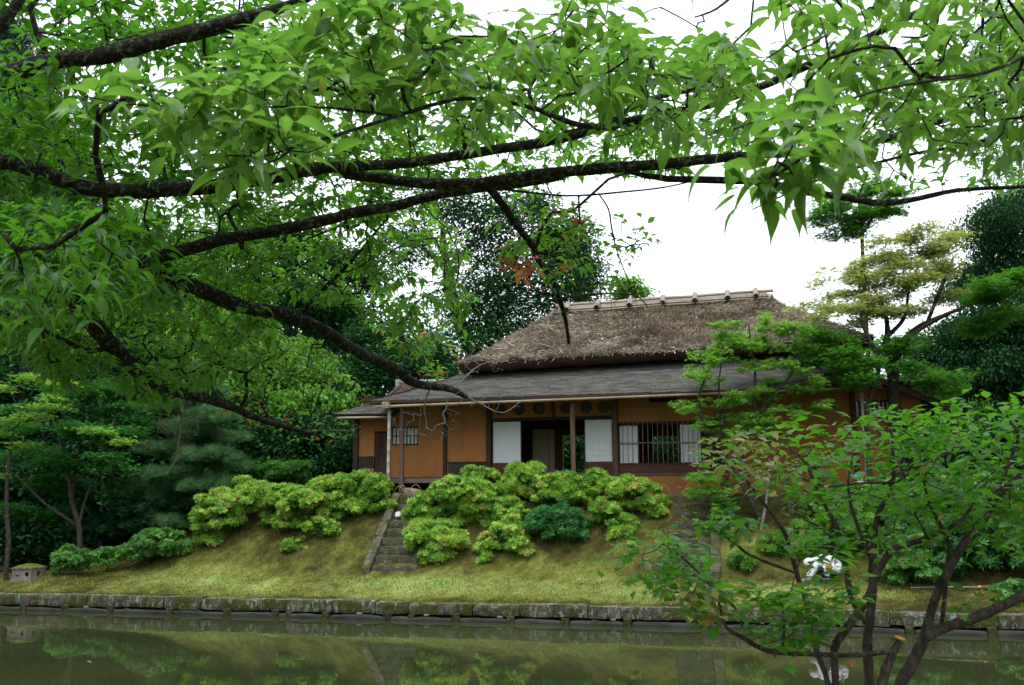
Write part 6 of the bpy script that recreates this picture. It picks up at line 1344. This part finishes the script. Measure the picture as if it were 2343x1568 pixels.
Att = np.vstack([px_region([(1560, 1040), (1640, 1010), (1700, 1000), (1800, 985), (1850, 975), (1980, 955), (2060, 940), (2150, 960), (2250, 950), (2420, 900), (2420, 1230), (2250, 1200), (2120, 1190), (1980, 1170), (1850, 1150), (1720, 1110), (1620, 1080)], 265, 4.5, 6.2), px_region([(2020, 950), (2150, 925), (2460, 880), (2460, 1300), (2250, 1240), (2150, 1100)], 85, 4.4, 5.6),
                 px_region([(1800, 1120), (2342, 1120), (2342, 1230), (2050, 1290), (1850, 1230)], 60, 4.6, 5.8),
                 px_region([(1390, 1270), (1450, 1250), (1540, 1240), (1640, 1340), (1800, 1370), (1900, 1400), (1850, 1450), (1720, 1430), (1600, 1400), (1480, 1330)], 88, 4.3, 5.1),
                 px_region([(1540, 1170), (1700, 1180), (1720, 1220), (1560, 1220)], 12, 4.8, 5.3), px_region([(1780, 1330), (1960, 1320), (1960, 1390), (1800, 1400)], 16, 4.2, 4.8),
                 px_region([(2150, 1380), (2220, 1370), (2230, 1400)], 2, 4.6, 4.9), px_region([(1815, 1235), (1905, 1240), (1900, 1272), (1820, 1275)], 9, 4.3, 4.8), px_region([(1730, 1440), (1880, 1450), (1860, 1480), (1740, 1475)], 9, 4.4, 4.8)])
tr.grow(Att, .10, .12, .0).radii(.0016, 2.2, .02)
link('twigs', tr.twig_mesh('twigs', M_bark_th, base, 5), shr, None, 'stuff')
C, D = Att[tr.att_order], tr.tipdir()
P, A, N, S = cluster_leaves(C, D, 8, .074, .05, .10, .3, 1.1, .25, .3)
rn = np.clip(rng.random(len(P)) * .9, 0, 1)
xx, yy, _ = proj(P); turn = (((xx > 1540) & (xx < 1800) & (yy < 1110) & (yy > 1000)) & (rng.random(len(P)) < .75)) | ((xx > 1480) & (xx < 1680) & (yy > 1340) & (rng.random(len(P)) < .6)) | (rng.random(len(P)) < .05)
m_ = leafy(shr, base, P[~turn], A[~turn], N[~turn], S[~turn], LT_shrub, LT_shrub_mid, L_shrub, 235, rn[~turn])
leaf_obj('leaves', LT_shrub_mid, P[~turn][m_], A[~turn][m_], N[~turn][m_], S[~turn][m_], L_shrub, shr, base, rnd=rn[~turn][m_], smooth=True)
m_ = leafy(shr, base, P[turn], A[turn], N[turn], S[turn], LT_shrub, LT_shrub_mid, L_turn, 60, rn[turn], 'turning_leaf')
leaf_obj('turning_leaves', LT_shrub_mid, P[turn][m_], A[turn][m_], N[turn][m_], S[turn][m_], L_turn, shr, base, rnd=rn[turn][m_], smooth=True)

# ================================================================== CHERRY TREE OVERHEAD
limbs = [
 # B: the long level bough from the left edge
 [(-420, 420, 6.4, 60), (-150, 385, 6.0, 46), (0, 372, 5.8, 40), (54, 380, 5.8, 38), (124, 405, 5.8, 38), (186, 430, 5.8, 37), (289, 438, 5.8, 37), (393, 434, 5.8, 37), (496, 426, 5.8, 36), (620, 405, 5.8, 34), (703, 390, 5.8, 32), (826, 380, 5.7, 26), (968, 368, 5.6, 25), (1100, 347, 5.6, 24), (1235, 328, 5.5, 24), (1332, 305, 5.5, 23), (1409, 285, 5.5, 22), (1525, 262, 5.4, 21), (1620, 240, 5.3, 20), (1760, 190, 5.2, 20), (1880, 135, 5.0, 20), (1951, 104, 5.0, 20), (2055, 50, 4.9, 19), (2144, 8, 4.8, 18), (2260, -60, 4.8, 17)],
 # L3
 [(785, 397, 5.8, 24), (907, 413, 5.8, 26), (984, 421, 5.8, 27), (1100, 420, 5.8, 28), (1216, 401, 5.7, 28), (1332, 390, 5.6, 28), (1486, 378, 5.5, 27), (1602, 366, 5.4, 24), (1727, 355, 5.3, 22), (1843, 347, 5.2, 19), (2013, 320, 5.1, 18), (2113, 289, 5.0, 18), (2229, 251, 4.9, 19), (2342, 216, 4.8, 18), (2460, 180, 4.8, 18)],
 # L4
 [(1440, 395, 5.6, 12), (1525, 409, 5.5, 16), (1679, 413, 5.4, 18), (1760, 420, 5.3, 18), (1824, 436, 5.2, 18), (1920, 450, 5.1, 17), (1997, 463, 5.0, 16), (2074, 460, 5.0, 14), (2190, 436, 5.0, 11), (2342, 428, 4.9, 9), (2450, 430, 4.9, 7)],
 # A: upper left bough
 [(-420, 330, 6.2, 62), (-120, 210, 5.4, 48), (30, 165, 5.0, 44), (132, 138, 4.9, 43), (248, 124, 4.8, 42), (372, 91, 4.7, 42), (496, 62, 4.7, 38), (599, 33, 4.6, 32), (661, 12, 4.6, 24), (740, -20, 4.6, 18), (900, -90, 4.6, 12)],
 # D: rising to the right from the fork
 [(-300, 640, 6.6, 56), (0, 630, 6.4, 48), (200, 612, 6.3, 42), (320, 598, 6.2, 36), (393, 581, 6.2, 32), (496, 552, 6.2, 29), (620, 529, 6.2, 28), (744, 504, 6.1, 27), (826, 484, 6.1, 26), (909, 470, 6.1, 24), (1000, 446, 6.0, 22), (1100, 432, 6.0, 21), (1180, 425, 5.9, 18), (1290, 405, 5.8, 14)],
 # E: the long bough reaching out to the house
 [(330, 605, 6.2, 40), (382, 627, 6.3, 38), (467, 668, 6.6, 37), (552, 702, 6.9, 34), (637, 716, 7.2, 32), (679, 729, 7.4, 31), (743, 757, 7.7, 29), (806, 799, 8.1, 27), (907, 845, 8.8, 24), (930, 868, 9.0, 22), (967, 882, 9.2, 19), (1010, 886, 9.4, 17), (1038, 893, 9.6, 15), (1067, 908, 9.8, 10)],
 # F: bough dropping steeply on the left
 [(60, 625, 6.2, 44), (130, 650, 6.1, 44), (170, 689, 6.1, 43), (212, 740, 6.2, 42), (255, 791, 6.4, 40), (297, 833, 6.6, 36), (340, 867, 6.8, 32), (403, 897, 7.1, 27), (467, 912, 7.4, 23), (531, 931, 7.8, 20), (594, 960, 8.2, 15), (637, 973, 8.5, 12), (700, 990, 8.9, 7), (740, 1000, 9.1, 4)],
 [(246, 797, 6.4, 12), (210, 803, 6.4, 12), (187, 799, 6.4, 11), (127, 769, 6.3, 10), (64, 740, 6.3, 9), (0, 712, 6.2, 8), (-80, 690, 6.2, 6)],
 [(679, 727, 7.4, 13), (743, 659, 7.4, 11), (806, 595, 7.4, 9), (849, 544, 7.4, 7), (900, 480, 7.4, 4)],
 # G: hanging branch in front of the roof
 [(1110, 425, 5.9, 17), (1123, 436, 5.9, 19), (1154, 474, 6.0, 19), (1185, 521, 6.1, 17), (1216, 559, 6.2, 16), (1235, 602, 6.3, 15), (1260, 635, 6.4, 13), (1276, 676, 6.5, 12), (1293, 730, 6.6, 10), (1301, 787, 6.7, 7)],
 # N1: nearer branch with the big leaves
 [(1600, 205, 4.6, 10), (1525, 218, 4.4, 12), (1459, 238, 4.2, 14), (1390, 282, 4.1, 15), (1339, 289, 4.0, 15), (1274, 270, 3.9, 13), (1216, 247, 3.8, 11), (1139, 231, 3.7, 10), (1042, 228, 3.6, 10), (907, 266, 3.5, 9), (800, 300, 3.4, 8), (640, 348, 3.3, 6), (560, 372, 3.2, 4), (480, 392, 3.15, 3)],
 [(907, 266, 3.5, 6), (800, 252, 3.4, 7), (700, 245, 3.3, 6), (500, 246, 3.2, 5), (380, 243, 3.15, 5), (290, 238, 3.1, 4), (190, 220, 3.05, 3)],
 # thin long one under L3 and the hanging twig
 [(1130, 428, 5.8, 6), (1158, 434, 5.8, 6), (1293, 448, 5.8, 5), (1409, 441, 5.7, 5), (1525, 428, 5.6, 4), (1620, 405, 5.6, 3)],
 [(1370, 445, 5.8, 4), (1392, 480, 6.0, 4), (1402, 540, 6.1, 4), (1420, 600, 6.2, 3), (1445, 660, 6.3, 2.5)],
 # right side
 [(1720, 480, 4.6, 3), (1893, 404, 4.5, 6), (1997, 375, 4.5, 7), (2100, 350, 4.5, 8), (2190, 336, 4.4, 9), (2342, 300, 4.3, 9), (2450, 280, 4.3, 9)],
 [(2460, 60, 3.2, 12), (2342, 130, 3.0, 10), (2240, 170, 2.9, 8), (2100, 190, 2.8, 7), (1980, 215, 2.7, 6), (1880, 260, 2.6, 5), (1800, 330, 2.5, 4), (1760, 410, 2.45, 3)],
 [(2145, 8, 4.8, 12), (2140, 60, 4.7, 9), (2110, 85, 4.6, 7), (2060, 85, 4.6, 4)],
 [(2229, 251, 4.9, 9), (2235, 180, 4.6, 9), (2245, 100, 4.4, 8), (2250, 0, 4.2, 8), (2255, -90, 4.2, 6)],
 # dark bough tip at the very top and top left corner
 [(1560, -140, 4.2, 20), (1700, -30, 4.2, 14), (1750, -8, 4.2, 12), (1782, 12, 4.2, 10)],
 [(-60, 110, 3.6, 34), (0, 58, 3.6, 28), (35, 15, 3.6, 26), (70, -40, 3.6, 24)],
]
tr = Tree(); polys = []
# the trunk stands on the near bank, off to the left
tx, ty = -6.6, 6.6
P = spline(np.array([[tx - .5, ty, .9], [tx - .35, ty, 2.0], [tx - .1, ty, 3.2], [tx, ty - .05, 4.1], [tx + .2, ty - .2, 4.9]]), 4); r = np.interp(np.linspace(0, 1, len(P)), [0, .2, .6, 1], [.38, .28, .22, .16])
tr.limb(P, r); polys.append((P, r)); base = P[0].copy()
for tk in limbs:
    P, r = limb_px(tk, 4, .06)
    d_ = np.linalg.norm(np.array(tr.P) - P[0], axis=1); att = int(np.argmin(d_))
    if tk[0][0] < -200:                                     # boughs leaving the trunk off frame
        q_ = np.array(tr.P[att]); P = np.vstack([q_, q_ * .4 + P[0] * .6, P]); r = np.r_[r[0] * 1.25, r[0] * 1.1, r]
    elif d_[att] > .05 and d_[att] < .6: P = np.vstack([tr.P[att], P]); r = np.r_[r[0], r]
    tr.limb(P, r, att); polys.append((P, r))
che = thing('cherry_tree', 'old cherry tree with dark lichened boughs hanging across the whole top of the view', 'cherry tree', tuple(base))
for i, (P, r) in enumerate(polys): link('trunk' if i == 0 else 'bough', limb_mesh('bough', P, r, M_bark, base, 12, .07), che)
regs = [
 # (polygon, clusters, depth, leaves per cluster, leaf length, dark?)
 ([(520, 150), (640, 40), (900, -60), (1030, -60), (1060, 70), (1100, 110), (1180, 55), (1290, 40), (1420, 50), (1560, 70), (1700, 60), (1720, 300), (1560, 300), (1450, 240), (1300, 260), (1150, 215), (1000, 225), (820, 260), (700, 240), (560, 240)], 175, (3.2, 4.2), 8, .108, 0),
 ([(560, 100), (760, 60), (1180, 100), (1700, 100), (1740, 310), (1500, 320), (1100, 320), (700, 360), (560, 300)], 360, (4.7, 6.4), 8, .10, 0),
 ([(100, 215), (300, 190), (500, 165), (700, 180), (760, 330), (640, 390), (520, 420), (400, 330), (180, 260)], 40, (2.9, 3.4), 7, .118, 0),
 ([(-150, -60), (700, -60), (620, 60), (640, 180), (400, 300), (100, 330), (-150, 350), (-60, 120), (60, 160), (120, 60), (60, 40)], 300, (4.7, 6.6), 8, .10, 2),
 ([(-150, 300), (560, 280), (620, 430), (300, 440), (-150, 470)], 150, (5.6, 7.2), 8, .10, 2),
 ([(-150, 460), (400, 460), (930, 440), (1010, 470), (1060, 560), (1070, 690), (1010, 790), (930, 810), (860, 740), (760, 700), (600, 660), (640, 760), (560, 900), (420, 880), (300, 800), (-150, 820)], 860, (6.4, 9.0), 9, .095, 1),
 ([(380, 640), (560, 700), (700, 780), (840, 850), (800, 880), (700, 860), (560, 880), (400, 860)], 120, (7.6, 9.5), 8, .09, 1),
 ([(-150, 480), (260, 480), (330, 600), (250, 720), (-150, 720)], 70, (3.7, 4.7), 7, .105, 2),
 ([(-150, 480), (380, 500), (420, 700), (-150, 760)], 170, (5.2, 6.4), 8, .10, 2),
 ([(20, 740), (200, 780), (420, 880), (380, 930), (180, 900), (40, 820)], 60, (6.2, 7.2), 8, .095, 1),
 ([(1100, 440), (1330, 460), (1345, 600), (1300, 660), (1160, 640), (1140, 560)], 60, (5.8, 7.0), 7, .08, 3),
 ([(1385, 480), (1480, 490), (1500, 560), (1440, 610), (1400, 670), (1380, 560)], 16, (6.0, 6.4), 7, .075, 0),
 ([(600, 300), (1500, 300), (1740, 330), (1700, 390), (1250, 405), (600, 440)], 230, (6.3, 7.6), 8, .09, 0),
 ([(-150, 300), (600, 290), (1000, 330), (1050, 430), (950, 500), (-150, 480)], 260, (6.4, 8.0), 9, .095, 1),
 ([(-100, 80), (700, 20), (700, 330), (-100, 380)], 200, (6.4, 8.5), 9, .10, 2),
 ([(1700, -60), (2460, -80), (2460, 400), (2150, 360), (1960, 330), (1800, 330), (1720, 250)], 155, (3.0, 4.2), 8, .100, 0),
 ([(1760, 200), (2460, 60), (2460, 440), (2150, 450), (1800, 430)], 130, (4.4, 5.8), 7, .09, 0),
 ([(1690, 330), (1790, 250), (1920, 250), (1960, 330), (1880, 420), (1800, 440), (1740, 450), (1690, 400)], 17, (2.3, 2.7), 8, .110, 0),
 ([(1260, -40), (1440, -50), (1420, 60), (1320, 70)], 9, (3.4, 3.9), 7, .10, 0),
 ([(500, 880), (640, 930), (800, 960), (840, 1000), (740, 1010), (600, 990), (500, 940)], 34, (8.2, 9.2), 4, .075, 4),
 ([(840, 720), (960, 740), (1070, 780), (1000, 870), (900, 830)], 42, (8.8, 9.4), 5, .08, 4),
 # over and behind the photographer, outside the picture
 ([(-900, -1500), (2900, -1500), (2900, -120), (-900, -120)], 260, (3.6, 8.0), 8, .12, 2),
]
Att = []; info = []
for poly, n_, (Y0, Y1), kk, sz, dk in regs:
    q_ = px_region(poly, n_, Y0, Y1); Att.append(q_); info += [(kk, sz, dk)] * len(q_)
Att = np.vstack(Att); info = np.array(info)
tr.grow(Att, .16, .16, -.03).radii(.0028, 2.25, .028)
link('twigs', tr.twig_mesh('twigs', M_bark, base, 5), che, None, 'stuff')
C, D, info = Att[tr.att_order], tr.tipdir(), info[tr.att_order]
allL = {0: [], 1: [], 2: [], 3: [], 4: []}
# besides the shoot ends, leaves also stand along the twigs
mid_n = tr.Pn[tr.n0:]; 
for key in allL:
    for kk, sz in {(a, b_) for a, b_, c in info if c == key}:
        m_ = (info[:, 2] == key) & (info[:, 0] == kk) & (info[:, 1] == sz)
        q_ = cluster_leaves(C[m_], D[m_], int(kk), sz, .035, -.02, .2, 1.0, .28, .34); allL[key].append(q_)
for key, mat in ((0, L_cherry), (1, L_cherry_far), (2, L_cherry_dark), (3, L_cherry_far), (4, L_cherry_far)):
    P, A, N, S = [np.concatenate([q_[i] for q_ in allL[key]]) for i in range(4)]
    rn = np.clip(rng.random(len(P)), 0, .999)
    if key in (3, 4):
        red = rng.random(len(P)) < (.10 if key == 3 else .15); x_, y_, _ = proj(P)
        if key == 3: red |= ((x_ < 1260) & (y_ > 585)) & (rng.random(len(P)) < .8)
        leaf_obj('red_leaves', LT_mid, P[red], A[red], N[red], S[red], L_red, che, base, rnd=rn[red], smooth=True); k_ = ~red; P, A, N, S, rn = P[k_], A[k_], N[k_], S[k_], rn[k_]
        if key == 4: mat = L_light
    if key == 0: m_ = leafy(che, base, P, A, N, S, LT_near, LT_mid, mat, 300, rn)
    else: m_ = np.ones(len(P), bool)
    w_ = proj(P)[2]; nearm = m_ & (w_ < 5.2); farm = m_ & ~nearm
    leaf_obj('leaves', LT_near[1] if key != 1 else LT_mid, P[nearm], A[nearm], N[nearm], S[nearm], mat, che, base, rnd=rn[nearm], smooth=True)
    leaf_obj('leaves', LT_mid, P[farm], A[farm], N[farm], S[farm], L_cherry_far if key == 0 else mat, che, base, rnd=rn[farm], smooth=True)
# bare grey twigs at the end of the long bough, below the roof, on the pine side and under the ridge
def dead(att_poly, n_, Y0, Y1, start, seg=.12, tip=.0017, sub=None):
    t2 = Tree(); s_ = [at(*a) for a in start]; P = spline(np.array(s_), 3); r = np.linspace(.010, .004, len(P)); t2.limb(P, r)
    A_ = px_region(att_poly, n_, Y0, Y1); t2.grow(A_, seg, .22).radii(tip, 2.3, .009)
    V, T = frusta(t2.Pn[1:][np.array(t2.pn[1:]) >= 0][:0], t2.Pn[:0], np.zeros(0), np.zeros(0)) if False else (None, None)
    mb = MB(); mb.tube(P - base, list(r), 6); mb.build('dead_branch', M_twig_dead if sub is None else sub, che)
    link('dead_twigs', t2.twig_mesh('dead_twigs', M_twig_dead if sub is None else sub, base, 4), che, None, 'stuff')
dead([(880, 930), (960, 920), (1100, 880), (1180, 870), (1110, 930), (1070, 960), (1020, 1020), (960, 1000), (900, 1000)], 85, 9.2, 10.0, [(985, 884, 9.3), (970, 930, 9.35), (975, 975, 9.4), (955, 1005, 9.4)])
dead([(1030, 830), (1080, 780), (1140, 800), (1190, 820), (1160, 850), (1100, 860), (1050, 870)], 62, 9.5, 10.2, [(1040, 893, 9.6), (1065, 862, 9.7), (1100, 835, 9.8), (1150, 820, 9.9)])
dead([(1067, 905), (1130, 915), (1200, 910), (1190, 950), (1130, 960), (1090, 930)], 14, 9.8, 10.2, [(1064, 906, 9.8), (1100, 925, 9.9), (1150, 945, 10), (1195, 915, 10)])
dead([(330, 900), (470, 895), (480, 960), (440, 1000), (430, 1060), (390, 1070), (400, 1000), (350, 990)], 70, 7.2, 7.8, [(420, 903, 7.3), (418, 950, 7.3), (410, 1000, 7.35), (402, 1050, 7.4), (385, 1085, 7.4)])
dead([(700, 960), (800, 960), (850, 990), (780, 1020), (720, 1010)], 18, 8.9, 9.3, [(690, 988, 8.9), (740, 985, 9.0), (800, 985, 9.1)])
dead([(1290, 640), (1400, 620), (1470, 640), (1480, 720), (1420, 770), (1340, 720)], 30, 6.3, 6.9, [(1262, 690, 6.5), (1300, 680, 6.5), (1380, 672, 6.6), (1450, 675, 6.6), (1480, 700, 6.7)], sub=M_bark_th)
dead([(700, 40), (1780, -20), (1700, 60), (1600, 70), (1500, 40)], 24, 3.8, 4.4, [(1700, -30, 4.2), (1640, 20, 4.1), (1590, 40, 4.0)], sub=M_bark_th)
# a bundle of dead twigs like an old nest
dead([(470, 770), (600, 770), (600, 850), (480, 850)], 30, 8.4, 8.8, [(440, 905, 7.4), (500, 850, 8.2), (540, 805, 8.5)], sub=M_bark_th)
